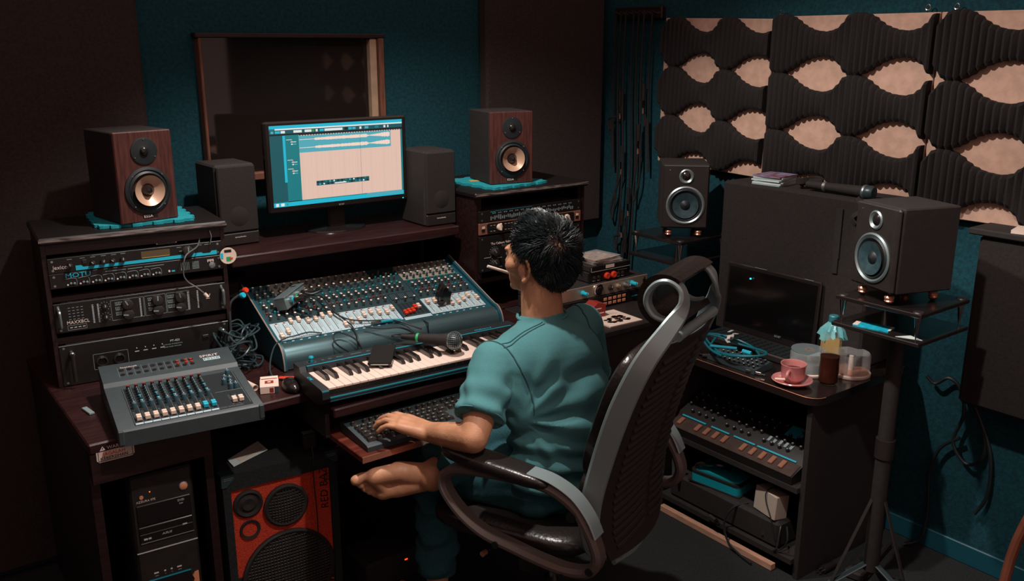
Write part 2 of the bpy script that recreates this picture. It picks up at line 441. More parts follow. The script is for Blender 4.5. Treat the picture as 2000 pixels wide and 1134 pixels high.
def wtext(parent, s, size, wloc, rot, m, **k):
    M = parent.matrix_basis.inverted(); return text(parent, s, size, M @ Vector(wloc), rot, m, **k)
wtext(desk, 'WARNING', .0125, (.442, 2.2601, .7085), FRONT, INKP)
wtext(desk, 'JAGALAH', .0125, (.432, 2.2601, .6930), FRONT, REDP)
wtext(desk, 'KEBERSIHAN', .0115, (.4245, 2.2601, .6820), FRONT, BLKF)
MB().use(INKP).prism([(.425, .7075), (.439, .7075), (.432, .7190)], 2.2599, 2.2607, 'xz').build('warning_triangle', desk, True)
MB().use(BLKF).bb((.4312, 2.2593, .7105), (.4328, 2.2600, .7160)).build('exclamation_mark', desk, True)

# monitor shelf bridging the racks
shf = thing('monitor_shelf', 'dark red wooden shelf bridging the racks under the computer screen', 'shelf', (1.32, 2.85, T))
MB().use(WOODT).bb((.945, 2.69, 1.013), (1.790, 3.07, 1.047), bev=.004).build('shelf_board', shf, True)
for x0 in (.955, 1.765): MB().use(WOODD).bb((x0, 2.93, T + .001), (x0 + .02, 3.06, 1.012)).build('support', shf, True)
MB().use(WOODD).bb((.976, 3.04, T + .001), (1.764, 3.055, 1.012)).build('back_panel', shf, True)
bd = MB().use(PAPERW).cyl((0, .0012, 0), (0, -.0022, 0), .025, n=20)
bd.use(CYAN).bb((-.023, -.003, -.007), (-.015, -.0022, .010)).use(GREEN).bb((-.006, -.003, -.016), (.008, -.0022, -.003)).use(REDP).bb((.003, -.0035, -.011), (.013, -.0028, -.006)).use(BLKF).bb((-.011, -.003, .011), (.010, -.0022, .019))
o = bd.build('badge', loc=(.924, 2.6555, 1.062), rot=(0, 0, R(-5))); tag(o, 'small round colourful badge stuck on the end of the left rack', 'badge')
# ------------------------------------------------------------------ racks
RTOP = mat('rack_top_black', '140e0d', .5, var=.3, scale=12, stretch=(1, 8, 8))
REDGE = mat('worn_board_edge', '4a3a36', .5, var=.7, scale=60, stretch=(.4, 1, 5), col2='8d7f7a')
def rack(label, loc, rz, w, d, h, gaps, kind):
    r = thing('equipment_rack', label, 'rack', loc, rz, 'wooden equipment racks on the desk')
    ov = .006
    MB().use(RTOP).bb((-ov, -.02, h - .02), (w + ov, d + .005, h), bev=.005).build('top_board', r); MB().use(REDGE).bb((-ov + .002, -.0208, h - .012), (w + ov - .002, -.0199, h - .003)).build('worn_edge', r)
    MB().use(WOODD).bb((0, 0, 0), (.012, d, h - .0205)).build('side_panel', r)
    MB().use(WOODD).bb((w - .012, 0, 0), (w, d, h - .0205)).build('side_panel', r)
    MB().use(WOODD).bb((.0125, d - .012, 0), (w - .0125, d, h - .0205)).build('back_panel', r)
    if not kind: MB().use(WOODD).bb((.0125, .002, h - .050), (w - .0125, .014, h - .0205)).build('fascia', r)
    for z0, z1 in gaps: MB().use(WOODD).bb((.0125, .012, z0), (w - .0125, d - .013, z1)).build('shelf', r)
    return r
def screws(b, w, h):
    for x in (.012, w - .012):
        for z in ([h / 2] if h < .03 else [.009, h - .009]): b.use(SILV).cyl((x, -.0015, z), (x, .001, z), .0035, n=8)
def unit(name, label, root, x0, z0, w, h, d, face, cat, fp=.004):
    """rack unit: root frame is the rack's; front faces -Y"""
    M = root.matrix_basis @ Matrix.Translation((x0, 0, z0))
    u = thing(name, label, cat, M.translation, 0); u.matrix_basis = M
    MB().use(BLKM).bb((.02, .004, .001), (w - .02, d, h - .001)).build('chassis', u)
    b = MB().use(face).bb((0, -fp, .0005), (w, .004, h - .0005), bev=.001)
    b.build('front_panel', u)
    b = MB(); screws(b, w, h); 
    b.v = [(x, y - fp + .001, z) for x, y, z in b.v]; b.build('screws', u)
    return u
LR = rack('dark red wooden rack on the left end of the desk with four units', (.428, 2.722, T + .0005), -5, .500, .30, .437, [(.124, .142), (.248, .262)], 0)
KB = knob_mesh('knob', .0075, .014, BLKG, BLK, line=INK)
KS = knob_mesh('knob', .004, .009, BLKG, INKD, n=8)
KBIG = knob_mesh('knob', .016, .016, BLKM, BLK, line=INKD, n=18)
KLIT = knob_mesh('knob', .0032, .008, BLK, INKP, n=8)
def kn(me, parent, x, z, y=-.004, a=0, name='knob'):
    o = ob(name, me, parent, (x, y, z)); o.rotation_euler = Euler((R(90), R(a), 0)); return o
UW = .476
# top: effects processor
lx = unit('effects_processor', 'black rack effects unit with bright cyan stripe and amber display', LR, .012, .333, UW, .0435, .26, BLKF, 'effects unit')
b = MB().use(CYAN)
b.prism([(.07, .0035), (.31, .0035), (.46, .0035), (.46, .016), (.445, .016), (.44, .010), (.42, .010), (.415, .014), (.38, .0135), (.31, .0130), (.25, .0125), (.09, .0115), (.085, .017), (.07, .017)], -.0048, -.0042, 'xz')
b.build('cyan_stripe', lx)
MB().use(OLIVE).bb((.245, -.0052, .016), (.325, -.0042, .036)).use(YELL).bb((.247, -.0056, .0165), (.323, -.0051, .0178)).build('display', lx)
text(lx, 'lexicon', .0155, (.012, -.0045, .012), FRONT, INKP)
for x in (.056, .115, .142, .168, .194): kn(KB, lx, x, .020, a=random.uniform(-60, 60))
kn(KBIG, lx, .375, .022)
b = MB().use(INKD)
for x in (.05, .083, .11, .138, .165, .19, .345, .37, .405, .425): b.bb((x, -.0046, .036), (x + .013, -.0041, .0375))
b.bb((.115, -.0046, .0405), (.205, -.0041, .0412)).build('panel_marks', lx)
MB().use(BLK).bb((.088, -.007, .020), (.100, -.004, .032), bev=.001).bb((.350, -.007, .020), (.362, -.004, .026), bev=.001).build('buttons', lx)
# small silver gadget and black adapter resting on the effects unit
g = MB().use(SILV).box((0, 0, .008), (.062, .05, .016), bev=.002).use(BLKF).box((.0, -.0255, .008), (.05, .002, .010)).use(INKP).box((.018, -.027, .009), (.012, .001, .006)).use(CYAN).box((.004, -.027, .007), (.008, .001, .004))
o = g.build('small_converter', loc=LR.matrix_basis @ Vector((.335, .045, .3775)), rot=(0, 0, R(-5))); tag(o, 'small silver converter box lying on the cyan-striped effects unit', 'converter')
g = MB().use(BLK).box((0, 0, .010), (.075, .05, .020), bev=.004).use(BLKM).cyl((.03, 0, .018), (.03, .0, .022), .012, n=14)
o = g.build('power_adapter', loc=LR.matrix_basis @ Vector((.43, .06, .3775)), rot=(0, 0, R(2))); tag(o, 'black power adapter on the cyan-striped effects unit beside a silver converter', 'adapter')
# audio interface
mo = unit('audio_interface', 'black rack audio interface lettered MOTU in cyan', LR, .012, .289, UW, .0435, .26, BLKF, 'audio interface')
text(mo, 'MOTU', .0185, (.040, -.0045, .0285), FRONT, CYAN, sx=1.25)
b = MB().use(INKD)
for k in range(8):
    x = .040 + k * .0325
    pts = [(x, -.0044, .025), (x + .018, -.0044, .027), (x + .027, -.0044, .024), (x + .029, -.0044, .012), (x + .027, -.0044, .006)]
    b.tube(pts, .0007, 5, sub=4)
b.build('channel_arcs', mo)
for k in range(8):
    x = .044 + k * .0325
    for j, (dx, z) in enumerate(((0, .010), (.0085, .014), (.0175, .013))): kn(KLIT if j == 0 else KS, mo, x + dx, z)
b = MB().use(INKD)
for k, (x0, x1) in enumerate(((.145, .20), (.205, .245), (.25, .305))): b.bb((x0, -.0046, .0335), (x1, -.0041, .0352))
b.use(CYAN).bb((.325, -.006, .010), (.334, -.0041, .014)).use(INKP).cyl((.318, -.007, .013), (.318, -.004, .013), .003, n=8)
b.use(INKD)
for k in range(6): b.bb((.352 + .0045 * k, -.0046, .010), (.354 + .0045 * k, -.0041, .034))
for k in range(6): b.bb((.385, -.0046, .011 + .004 * k), (.405, -.0041, .0125 + .004 * k))
b.use(INKP)
for k in range(5): b.bb((.430 + .004 * k, -.0046, .026 + .002 * (k % 2)), (.4325 + .004 * k, -.0041, .034))
b.build('panel_marks', mo)
o = MB().use(SILV).lathe([(.0095, 0), (.0095, .003), (.006, .004), (0, .004)], n=14).build('jack_socket', mo, loc=(.443, -.004, .016)); o.rotation_euler = (R(90), 0, 0)
# mastering processor (two rack units tall)
mx = unit('signal_processor', 'black two-unit signal processor with six big knobs, handles and a W mark', LR, .012, .160, UW, .086, .26, BLKF, 'signal processor')
b = MB().use(INKD)
def frame(b, x0, z0, x1, z1, t=.0009, y=-.0046):
    b.bb((x0, y, z0), (x1, -.0041, z0 + t)); b.bb((x0, y, z1 - t), (x1, -.0041, z1)); b.bb((x0, y, z0), (x0 + t, -.0041, z1)); b.bb((x1 - t, y, z0), (x1, -.0041, z1))
frame(b, .148, .016, .238, .076); frame(b, .240, .016, .300, .076); frame(b, .302, .016, .368, .076); frame(b, .030, .006, .080, .020)
for x in (.160, .250, .305):
    for z in (.030, .045, .060): b.bb((x, -.0046, z), (x + .020, -.0041, z + .0022))
    for z in (.034, .049, .064):
        for q in range(5): b.bb((x + q * .0042, -.0046, z), (x + .002 + q * .0042, -.0041, z + .006))
b.build('panel_marks', mx)
b = MB().use(INK)
for x in (.098, .112, .226, .362, .390):
    for q in range(14): b.bb((x, -.0046, .018 + q * .004), (x + .0045, -.0041, .0198 + q * .004))
b.use(INKD)
for q in range(5):
    for w_ in range(4): b.bb((.036 + w_ * .011, -.0046, .036 + q * .0085), (.042 + w_ * .011, -.0041, .0375 + q * .0085))
b.build('level_scales', mx)
text(mx, 'MAXXBCL', .0135, (.029, -.0045, .0235), FRONT, INKP, sx=.95)
text(mx, 'W', .016, (.413, -.0045, .046), FRONT, INKP)
b = MB().use(INKP)
for q in range(4): b.bb((.036 + q * .011, -.0046, .012), (.043 + q * .011, -.0041, .0138))
b.bb((.416, -.0046, .042), (.427, -.0041, .0432)).build('panel_marks', mx)
for x, z in ((.132, .062), (.132, .030)):
    kn(KB, mx, x, z)
    b = MB().use(INKD)
    for q in range(9):
        a = -2.3 + q * .575; b.box((x + .013 * sin(a), -.0044, z + .013 * cos(a)), (.002, .0006, .002))
    b.build('dial_marks', mx)
for x in (.192, .275, .340):
    for z in (.060, .030): kn(KBIG, mx, x, z, a=random.uniform(-90, 90))
for x in (.012, UW - .012):
    MB().use(SILV).tube([(x, -.003, .016), (x, -.022, .020), (x, -.026, .030), (x, -.026, .056), (x, -.022, .066), (x, -.003, .070)], .0045, 8, sub=4).build('handle', mx)
# power amplifier
pa = unit('power_amplifier', 'plain black power amplifier lettered PT-450 behind the small mixer', LR, .012, .0015, UW, .122, .26, BLKF, 'amplifier')
text(pa, 'PT-450', .0095, (.300, -.0045, .083), FRONT, INK)
text(pa, '2U POWER PROFESSIONAL', .0048, (.278, -.0045, .0745), FRONT, INKD); text(pa, 'SERIES MIXER AMPLIFIER', .0048, (.280, -.0045, .067), FRONT, INKD)
MB().use(INKD).bb((.0, -.0046, .1195), (UW, -.0041, .1205)).build('top_line', pa)
b = MB().use(INKD)
frame(b, .085, .035, .180, .082)
b.build('connector_frame', pa)
for x in (.108, .155):
    o = MB().use(BLK).lathe([(.016, 0), (.016, .004), (.012, .005), (.012, -.004), (0, -.004)], n=18).use(SILV).box((0, .013, .004), (.008, .006, .004)).build('xlr_socket', pa, loc=(x, -.004, .058)); o.rotation_euler = (R(90), 0, 0)
b = MB()
for q in range(4):
    x = .205 + .024 * q; b.use(INK).bb((x - .006, -.0046, .070), (x + .006, -.0041, .0722)).use(INKP).cyl((x, -.005, .081), (x, -.004, .081), .0016, n=6)
b.build('indicator_row', pa)
MB().use(RUB).bb((.395, -.008, .080), (.413, -.004, .089), bev=.001).build('power_switch', pa)
for x in (.030, .452):
    MB().use(SILV).lathe([(.0045, 0), (.0045, .02), (.007, .022), (.007, .03), (.004, .034), (0, .034)], n=12).build('handle_post', pa, loc=(x, -.004, .100), rot=(R(90), 0, 0))
    MB().use(BLK).tube([(x, -.034, .104), (x, -.036, .06), (x, -.034, .02)], .0055, 8).build('handle', pa)
# network cable hanging in front of the units
f = lambda x, y, z: tuple(LR.matrix_basis @ Vector((x, y, z)))
cable('network_cable', 'thin grey network cable with clear plug hanging across the left rack units', [f(.432, .02, .40), f(.415, -.02, .372), f(.372, -.045, .350), f(.362, -.042, .30), f(.372, -.04, .272), f(.395, -.042, .252), f(.418, -.045, .228)], .0022, SILV,
      ends=[(f(.416, -.045, .230), f(.424, -.046, .218), .005, WHT)])
cable('thin_wire', 'short thin pale wire dangling from the top right of the left rack', [f(.455, -.003, .415), f(.458, -.012, .395), f(.452, -.012, .37)], .0013, SILV)

# ---- right rack
RRk = rack('dark wooden rack on the desk behind the seated person', (1.812, 2.63, T + .0005), 0, .522, .40, .441, [(.10, .118)], 1)
RU = .482; RX = .020
for x in (.0125, .495): MB().use(WOODD).bb((x, .004, .119), (x + .022, .02, .42)).build('rack_rail', RRk)
gq = unit('graphic_equalizer', 'black rack unit with dense rows of tiny cyan controls above the orange unit', RRk, RX, .328, RU, .043, .3, BLKF, 'rack unit')
b = MB().use(INKD)
for k in range(46):
    x = .05 + k * .0086
    b.bb((x, -.0048, .006 + .008 * random.random()), (x + .0042, -.0041, .017 + .008 * random.random()))
    if k % 3: b.bb((x, -.0046, .030), (x + .005, -.0041, .0335))
b.use(CYAND).bb((.05, -.0047, .0385), (.24, -.0041, .0395)).bb((.05, -.0047, .036), (.072, -.0041, .0395)).build('tiny_controls', gq)
oc = unit('compressor', 'rack unit with orange face plate and four pale pointer knobs', RRk, RX, .284, RU, .043, .3, ORNG, 'compressor')
MB().use(BLKF).prism([(.035, .006), (.04, .003), (.44, .003), (.447, .008), (.447, .035), (.44, .040), (.04, .040), (.033, .035)], -.0058, -.004, 'xz').build('control_plate', oc)
PK = MB().use(CRM).lathe([(.0125, 0), (.0115, .006), (.008, .008), (0, .008)], n=16).use(WHT).box((0, .002, .010), (.008, .027, .008), bev=.002).mesh('knob')
for x in (.088, .168, .315, .410): kn(PK, oc, x, .022, y=-.0058, a=random.uniform(-40, 40))
b = MB()
for x in (.05, .064, .115, .13, .143, .195, .21, .34, .355, .37, .385):
    b.use(INKP).bb((x - .003, -.0064, .031), (x + .005, -.0057, .0322)).bb((x - .003, -.0064, .010), (x + .005, -.0057, .0112)).use(RUB).cyl((x, -.008, .021), (x, -.0055, .021), .0028, n=8)
b.build('buttons', oc)
for x in (.006, .452): MB().use(INKP).bb((x + .006, -.0055, .023), (x + .018, -.0041, .031)).use(BLKF).bb((x + .004, -.0055, .011), (x + .018, -.0041, .021)).build('end_badge', oc)
cv = unit('valve_processor', 'tall black valve unit with round meters lettered The Culture Vulture', RRk, RX, .145, RU, .132, .3, BLKF, 'valve unit')
text(cv, 'The Culture Vulture', .0125, (.05, -.0046, .098), FRONT, INKP)
for x, z in ((.065, .070), (.190, .070), (.330, .070), (.42, .070), (.065, .028), (.42, .028)):
    b = MB().use(INKD)
    for q in range(11):
        a = -2.3 + q * .46; b.box((x + .020 * sin(a), -.0045, z + .020 * cos(a)), (.0024, .0008, .0024))
    b.build('dial_marks', cv); kn(KBIG, cv, x, z, a=-35)
b = MB().use(INK).bb((.02, -.0046, .052), (.05, -.0041, .0535)).bb((.08, -.0046, .046), (.10, -.0041, .0475)).bb((.085, -.0046, .012), (.10, -.0041, .0135)).build('panel_marks', cv)

# ------------------------------------------------------------------ wooden bookshelf speakers on foam mats
def foam_mat(label, loc, rz, s=.255):
    b = MB().use(MATT); out = []; n = 9; t = .009
    def side(p, q):
        p = Vector(p); q = Vector(q); d = (q - p) / n; nn = Vector((d.y, -d.x)).normalized()
        r = []
        for k in range(n):
            a = p + d * k; o_ = .0085 if k % 2 else 0
            r += [a + d * .04 + nn * o_, a + d * .5 + nn * (o_ + (.0015 if k % 2 else 0)), a + d * .96 + nn * o_]
        return r
    h = s / 2
    for p, q in (((-h, -h), (h, -h)), ((h, -h), (h, h)), ((h, h), (-h, h)), ((-h, h), (-h, -h))): out += side(p, q)
    b.prism([(p.x, p.y) for p in out], 0, t)
    o = b.build('foam_mat', ang=50); o.location = loc; o.rotation_euler = (0, 0, R(rz))
    return tag(o, label, 'foam mat', 'teal foam mats under the wooden speakers')
zL = T + .4385; zR = T + .4425
foam_mat('teal interlocking foam mat on the left rack under a wooden speaker', (.735, 2.862, zL), -6, .262)
foam_mat('teal interlocking foam mat with yellow card under the right wooden speaker', (2.02, 2.775, zR), 6, .27)
yc = MB().use(YELL).prism([(0, 0), (.05, -.012), (.062, .02), (.03, .016), (.012, .03)], 0, .0015).build('yellow_card', loc=(1.915, 2.80, zR + .0093)); tag(yc, 'torn yellow card on the right teal mat beside the speaker', 'card')
def wood_speaker(label, loc, rz):
    """front faces -Y, root at bottom front centre"""
    s = thing('bookshelf_speaker', label, 'speaker', loc, rz, 'wooden bookshelf speakers')
    w, d, h = .172, .20, .262
    MB().use(BLKM).bb((-w / 2, .012, 0), (w / 2, d, h), bev=.003).build('cabinet', s); MB().use(WOODS).bb((-w / 2, 0, 0), (w / 2, .0118, h), bev=.003).build('front_baffle', s)
    # tweeter
    MB().use(RUB).lathe([(0, .004), (.012, .004), (.016, .002), (.034, .0045), (.039, .003), (.039, 0)], ax=(0, -1, 0), n=32).build('tweeter', s, loc=(0, 0, .205))
    MB().use(BLKG).sph((0, -.004, .205), (.013, .008, .013)).build('tweeter_dome', s)
    wf = MB().use(RUB).lathe([(.068, 0), (.068, .005), (.060, .008), (.056, .005), (.050, .009), (.044, .005)], ax=(0, -1, 0), n=40).build('woofer_surround', s, loc=(0, 0, .092))
    MB().use(CONE).lathe([(.0445, .0055), (.030, -.006), (.016, -.014)], ax=(0, -1, 0), n=40).build('woofer_cone', s, loc=(0, -.012, .092))
    MB().use(BLKG).lathe([(.017, -.014), (.014, -.004), (.008, .004), (0, .006)], ax=(0, -1, 0), n=24).build('phase_plug', s, loc=(0, -.012, .092))
    b = MB().use(SILV)
    for a in (45, 135, 225, 315): b.cyl((.062 * cos(R(a)), -.0085, .092 + .062 * sin(R(a))), (.062 * cos(R(a)), -.004, .092 + .062 * sin(R(a))), .0022, n=8)
    for a in (90, 210, 330): b.cyl((.034 * cos(R(a)), -.006, .205 + .034 * sin(R(a))), (.034 * cos(R(a)), -.003, .205 + .034 * sin(R(a))), .0018, n=8)
    b.build('screws', s)
    MB().use(BLKF).bb((-.022, -.0012, .011), (.022, .0002, .022)).build('name_plate', s)
    text(s, 'ESSA', .011, (-.020, -.0016, .0125), FRONT, INKP, sx=1.2)
    return s
wood_speaker('wooden bookshelf speaker with tan cone on the left rack', (.732, 2.735, zL + .0095), 9)
wood_speaker('wooden bookshelf speaker with tan cone on the right rack', (2.010, 2.668, zR + .0095), -12)

# ------------------------------------------------------------------ black satellite speakers and computer screen
def sat(label, loc, rz, h=.247, w=.125):
    s = thing('satellite_speaker', label, 'speaker', loc, rz, 'black satellite speakers beside the screen')
    MB().use(BLKM).bb((-w / 2, .006, 0), (w / 2, .17, h), bev=.006).build('cabinet', s)
    GR = mat('speaker_cloth', '272220', .95, var=.2, scale=400, bump=.3, bscale=900)
    MB().use(GR).bb((-w / 2 + .004, -.006, .045), (w / 2 - .004, .0055, h - .004), bev=.004).build('grille_cloth', s)
    MB().use(BLK).bb((-w / 2 + .003, -.004, .002), (w / 2 - .003, .0055, .042), bev=.003).build('base_plate', s)
    text(s, 'harman/kardon', .0062, (-.020, -.0046, .026), FRONT, INKP)
    MB().use(GR).lathe([(0, .002), (.03, .0015), (.033, 0)], ax=(0, -1, 0), n=24).build('cone_bulge', s, loc=(0, -.0055, .095))
    return s
sat('black cloth-fronted satellite speaker to the left of the screen', (1.036, 2.845, 1.0475), 2, .262, .135)
sat('black cloth-fronted satellite speaker to the right of the screen', (1.740, 2.735, 1.0475), 0, .268, .130)
mn = thing('computer_monitor', 'wide black computer monitor showing an audio editor with two waveforms', 'monitor', (1.408, 2.885, 1.0475), 0)
mn.matrix_basis = Matrix.LocRotScale(Vector((1.410, 2.885, 1.0475)), None, Vector((1.04, 1.04, 1.0)))
SW, SH = .478, .268
tilt = Matrix.Rotation(R(0), 4, 'X')
MB().use(BLKG).bb((-.256, -.028, .085), (.256, -.002, .388), bev=.006).use(BLKM).bb((-.2, -.002, .12), (.2, .03, .34), bev=.012).build('casing', mn)
b = MB().use(BLKG).lathe([(0, .012), (.05, .012), (.105, .006), (.108, 0), (0, 0)], n=40); b.v = [(x, y * .72 + .03, z) for x, y, z in b.v]; b.build('stand_base', mn)
MB().use(BLKM).bb((-.032, .012, .008), (.032, .036, .16), bev=.006).build('stand_neck', mn)
ZB = .107   # screen bottom
sc = MB()
def q(m, x0, y0, x1, y1, k=1):   # screen-space 0..1, y up
    y = -.0284 - .00022 * k
    sc.use(m).add([(-SW / 2 + SW * x0, y, ZB + SH * y0), (-SW / 2 + SW * x1, y, ZB + SH * y0), (-SW / 2 + SW * x1, y, ZB + SH * y1), (-SW / 2 + SW * x0, y, ZB + SH * y1)], [(0, 1, 2, 3)])
q(S_TEAL, 0, 0, 1, 1, 0)
q(S_PEA, .205, .062, .985, .875); q(S_TEALD, 0, .06, .105, .90); q(S_TEAL, .105, .06, .2, .30)
q(S_CYAN, 0, 0, 1, .052, 2); q(S_SKY, .7, .02, .99, .062, 3); q(S_WHT, .015, .008, .035, .045, 3); q(S_WHT, .05, .008, .075, .045, 3); q(S_GRN, .09, .012, .10, .04, 3)
q(S_BLK, .105, .052, .205, .062, 2)
q(S_CYAN, 0, .962, 1, 1, 2); q(S_WHT, .04, .945, 1, .962, 2); q(S_TEALD, 0, .895, 1, .945, 2); q(S_BLK, 0, .880, 1, .897, 3)
for x0, x1, m in ((.01, .03, S_SKY), (.04, .075, S_CYAN), (.08, .11, S_WHT), (.17, .23, S_WHT), (.25, .30, S_WHT), (.305, .32, S_GRN), (.33, .345, S_WHT), (.36, .39, S_CYAN), (.395, .53, S_WHT), (.545, .57, S_BLK), (.575, .60, S_CYAN), (.605, .63, S_SKY), (.66, .675, S_WHT), (.70, .73, S_SKY), (.78, .81, S_TEAL), (.85, .865, S_WHT), (.88, .89, S_WHT)): q(m, x0, .905, x1, .935, 4)
q(S_BLK, .205, .872, 1, .880, 3)
for k in range(40): q(S_TEALD, .21 + k * .0198, .862, .218 + k * .0198, .872, 3)
q(S_CYAN, .09, .30, .108, .875, 2); q(S_TEAL, .108, .30, .2, .875, 2)
for yy in (.82, .57, .46): q(S_WHT, .115, yy, .155, yy + .006, 4); q(S_WHT, .145, yy - .03, .185, yy - .022, 4); q(S_WHT, .148, yy - .06, .160, yy - .045, 4); q(S_SKY, .163, yy - .06, .185, yy - .048, 4); q(LEDR, .15, yy - .018, .157, yy - .012, 4)
q(S_SKY, .205, .655, .905, .862, 3)
rw = random.Random(3)
for cy in (.815, .715):
    up = []; n = 170
    for k in range(n + 1):
        t = k / n
        if t < .16: a = .004
        elif t < .73: a = .012 + .010 * math.sqrt((t - .16) / .57)
        elif t < .765: a = .016 * (1 - (t - .73) / .035) + .003
        else: a = .006 + .026 * min(1, (t - .765) / .2) * (1 if t < .985 else .8)
        up.append((.207 + .69 * t, a * (.75 + .4 * rw.random())))
    for (xa, a), (xb, c_) in zip(up, up[1:]):
        y = -.0284 - .00022 * 5
        P = lambda x, z: (-SW / 2 + SW * x, y, ZB + SH * z)
        sc.use(S_WAVE).add([P(xa, cy - a), P(xb, cy - c_), P(xb, cy + c_), P(xa, cy + a)], [(0, 1, 2, 3)])
for k in range(30): q(S_SKY if k % 4 == 0 else S_WAVE, .22 + k * .026, .065, .2206 + k * .026, .65, 2)
q(S_TEALD, .66, .065, .6615, .86, 6)
q(S_TEALD, .315, .225, .72, .285, 4)
for k in range(26): q((S_BLK, S_SKY, S_BLK, S_WHT, S_TEAL)[k % 5], .32 + k * .0152, .232 if k % 2 else .26, .331 + k * .0152, .252 if k % 2 else .28, 5)
q(S_WHT, .45, .232, .54, .246, 6); q(S_GRN, .545, .232, .56, .246, 6)
sc.build('screen', mn, ang=0)
text(mn, 'acer', .012, (-.012, -.0285, .092), FRONT, INKD)
MB().use(LEDB).box((.235, -.0286, .093), (.003, .001, .003)).build('power_light', mn)
# ------------------------------------------------------------------ large mixing console
cons = thing('mixing_console', 'large grey-teal mixing console with rows of white-capped knobs and faders', 'mixing console', (.998, 2.510, T + .0005), -3.6)
CWd = .785; PS = R(18.5); Z0 = .070; LP = .335
def cp(x, s, h=0):   # console panel coordinates -> local
    return (x, s * cos(PS) - h * sin(PS), Z0 + s * sin(PS) + h * cos(PS))
PROT = Euler((PS, 0, 0))
yb, zb = LP * cos(PS), Z0 + LP * sin(PS)
prof = [(0, Z0 - .002), (yb, zb - .002), (yb + .05, zb - .03), (yb + .05, .004), (-.02, .004)]
MB().use(GRYD).prism(prof, .012, CWd - .012, 'yz').build('chassis', cons)
# rounded palm rest
pr_ = [(0.0, Z0), (-.012, Z0 - .001), (-.028, Z0 - .008), (-.041, Z0 - .022), (-.048, Z0 - .040), (-.050, Z0 - .058), (-.049, .003), (-.02, .003), (0, Z0 - .012)]
PALM = mat('palm_rest_paint', '526c70', .34, metal=.7, var=.08, scale=40, stretch=(.3, 6, 6))
MB().use(PALM).prism(pr_, .012, CWd - .012, 'yz').build('palm_rest', cons, ang=50)
MB().use(RUB).bb((.493, -.0508, .004), (.4942, -.001, Z0 + .0004)).build('palm_joint', cons)
side = [(yb + .052, .002), (yb + .052, zb - .02), (yb, zb + .012), (.03, Z0 + .018), (-.012, Z0 + .008), (-.030, Z0 + .000), (-.046, Z0 - .018), (-.055, Z0 - .045), (-.056, .002)]
EDGE = mat('cheek_edge', 'a58f80', .4, metal=.2)
for x0, x1 in ((0, .0115), (CWd - .0115, CWd)):
    c_ = MB().use(TRIMT).prism(side, x0, x1, 'yz').build('end_cheek', cons)
    xe = x0 + .002 if x0 == 0 else x1 - .002
    MB().use(EDGE).tube([(xe, y, z + .001) for y, z in side[2:]], .0022, 6, sub=3).build('edge_trim', c_)
# panel plates
pitch = .0263; xl = .0155
def plate(m, x0, x1, s0, s1, name, t=.0015, h=0.0):
    b = MB().use(m); b.add([cp(x0, s0, h), cp(x1, s0, h), cp(x1, s1, h), cp(x0, s1, h), cp(x0, s0, h + t), cp(x1, s0, h + t), cp(x1, s1, h + t), cp(x0, s1, h + t)], [(3, 2, 1, 0), (4, 5, 6, 7), (0, 1, 5, 4), (1, 2, 6, 5), (2, 3, 7, 6), (3, 0, 4, 7)])
    return b.build(name, cons, ang=0)
secs = [(xl, 16), (xl + 16 * pitch + .108, 8)]
xm0 = xl + 16 * pitch + .004; xm1 = secs[1][0] - .004
plate(TRIMT, .0125, CWd - .0125, -.001, LP, 'panel_base', .001, -.002)
for x0, n in secs:
    plate(PANELW, x0, x0 + n * pitch, .014, .110, 'fader_plate'); plate(PANELD, x0, x0 + n * pitch, .1105, LP - .004, 'knob_plate')
plate(PANELD, xm0, xm1, .024, LP - .004, 'master_plate'); plate(PANELW, xm0, xm1, .006, .022, 'scribble_strip')
CREAMP = mat('pale_tan_plate', '8d8377', .5)
xr = secs[1][0]
plate(CREAMP, xr, xr + 8 * pitch, .235, LP - .005, 'eq_plate', .0004, .0016)
plate(CREAMP, xl + 2.5 * pitch, xl + 16 * pitch, .268, LP - .005, 'eq_plate', .0004, .0016)
# printed details: slots, ticks, channel numbers, red mute marks
sl = MB(); tk = MB(); lt = MB()
def pb(b, m, x0, x1, s0, s1, h0=.0016, h1=.0021):
    b.use(m); b.add([cp(x0, s0, h0), cp(x1, s0, h0), cp(x1, s1, h0), cp(x0, s1, h0), cp(x0, s0, h1), cp(x1, s0, h1), cp(x1, s1, h1), cp(x0, s1, h1)], [(3, 2, 1, 0), (4, 5, 6, 7), (0, 1, 5, 4), (1, 2, 6, 5), (2, 3, 7, 6), (3, 0, 4, 7)])
TANI = mat('tan_marks', '9c8a78', .6)
xs = []
for x0, n in secs:
    for k in range(n): xs.append(x0 + (k + .5) * pitch)
for i, x in enumerate(xs):
    pb(sl, RUB, x - .0008, x + .0008, .024, .100)
    if i % 8: pb(sl, INKD, x - pitch / 2 - .0003, x - pitch / 2 + .0003, .014, .110)
    for k in range(6):
        pb(tk, TANI, x + .0040, x + .0066, .050 + k * .007, .0525 + k * .007); pb(tk, TANI, x + .0072, x + .0095, .052 + k * .007, .054 + k * .007)
    pb(tk, TANI, x + .003, x + .008, .0185, .0215)
    pb(tk, INK, x - .0035, x + .0045, .0060, .0095, -.0009, -.0004)
    pb(tk, REDD, x + .0035, x + .0095, .1015, .1065, .0016, .0026)
sl.build('panel_slots', cons, ang=0); tk.build('panel_print', cons, ang=0)
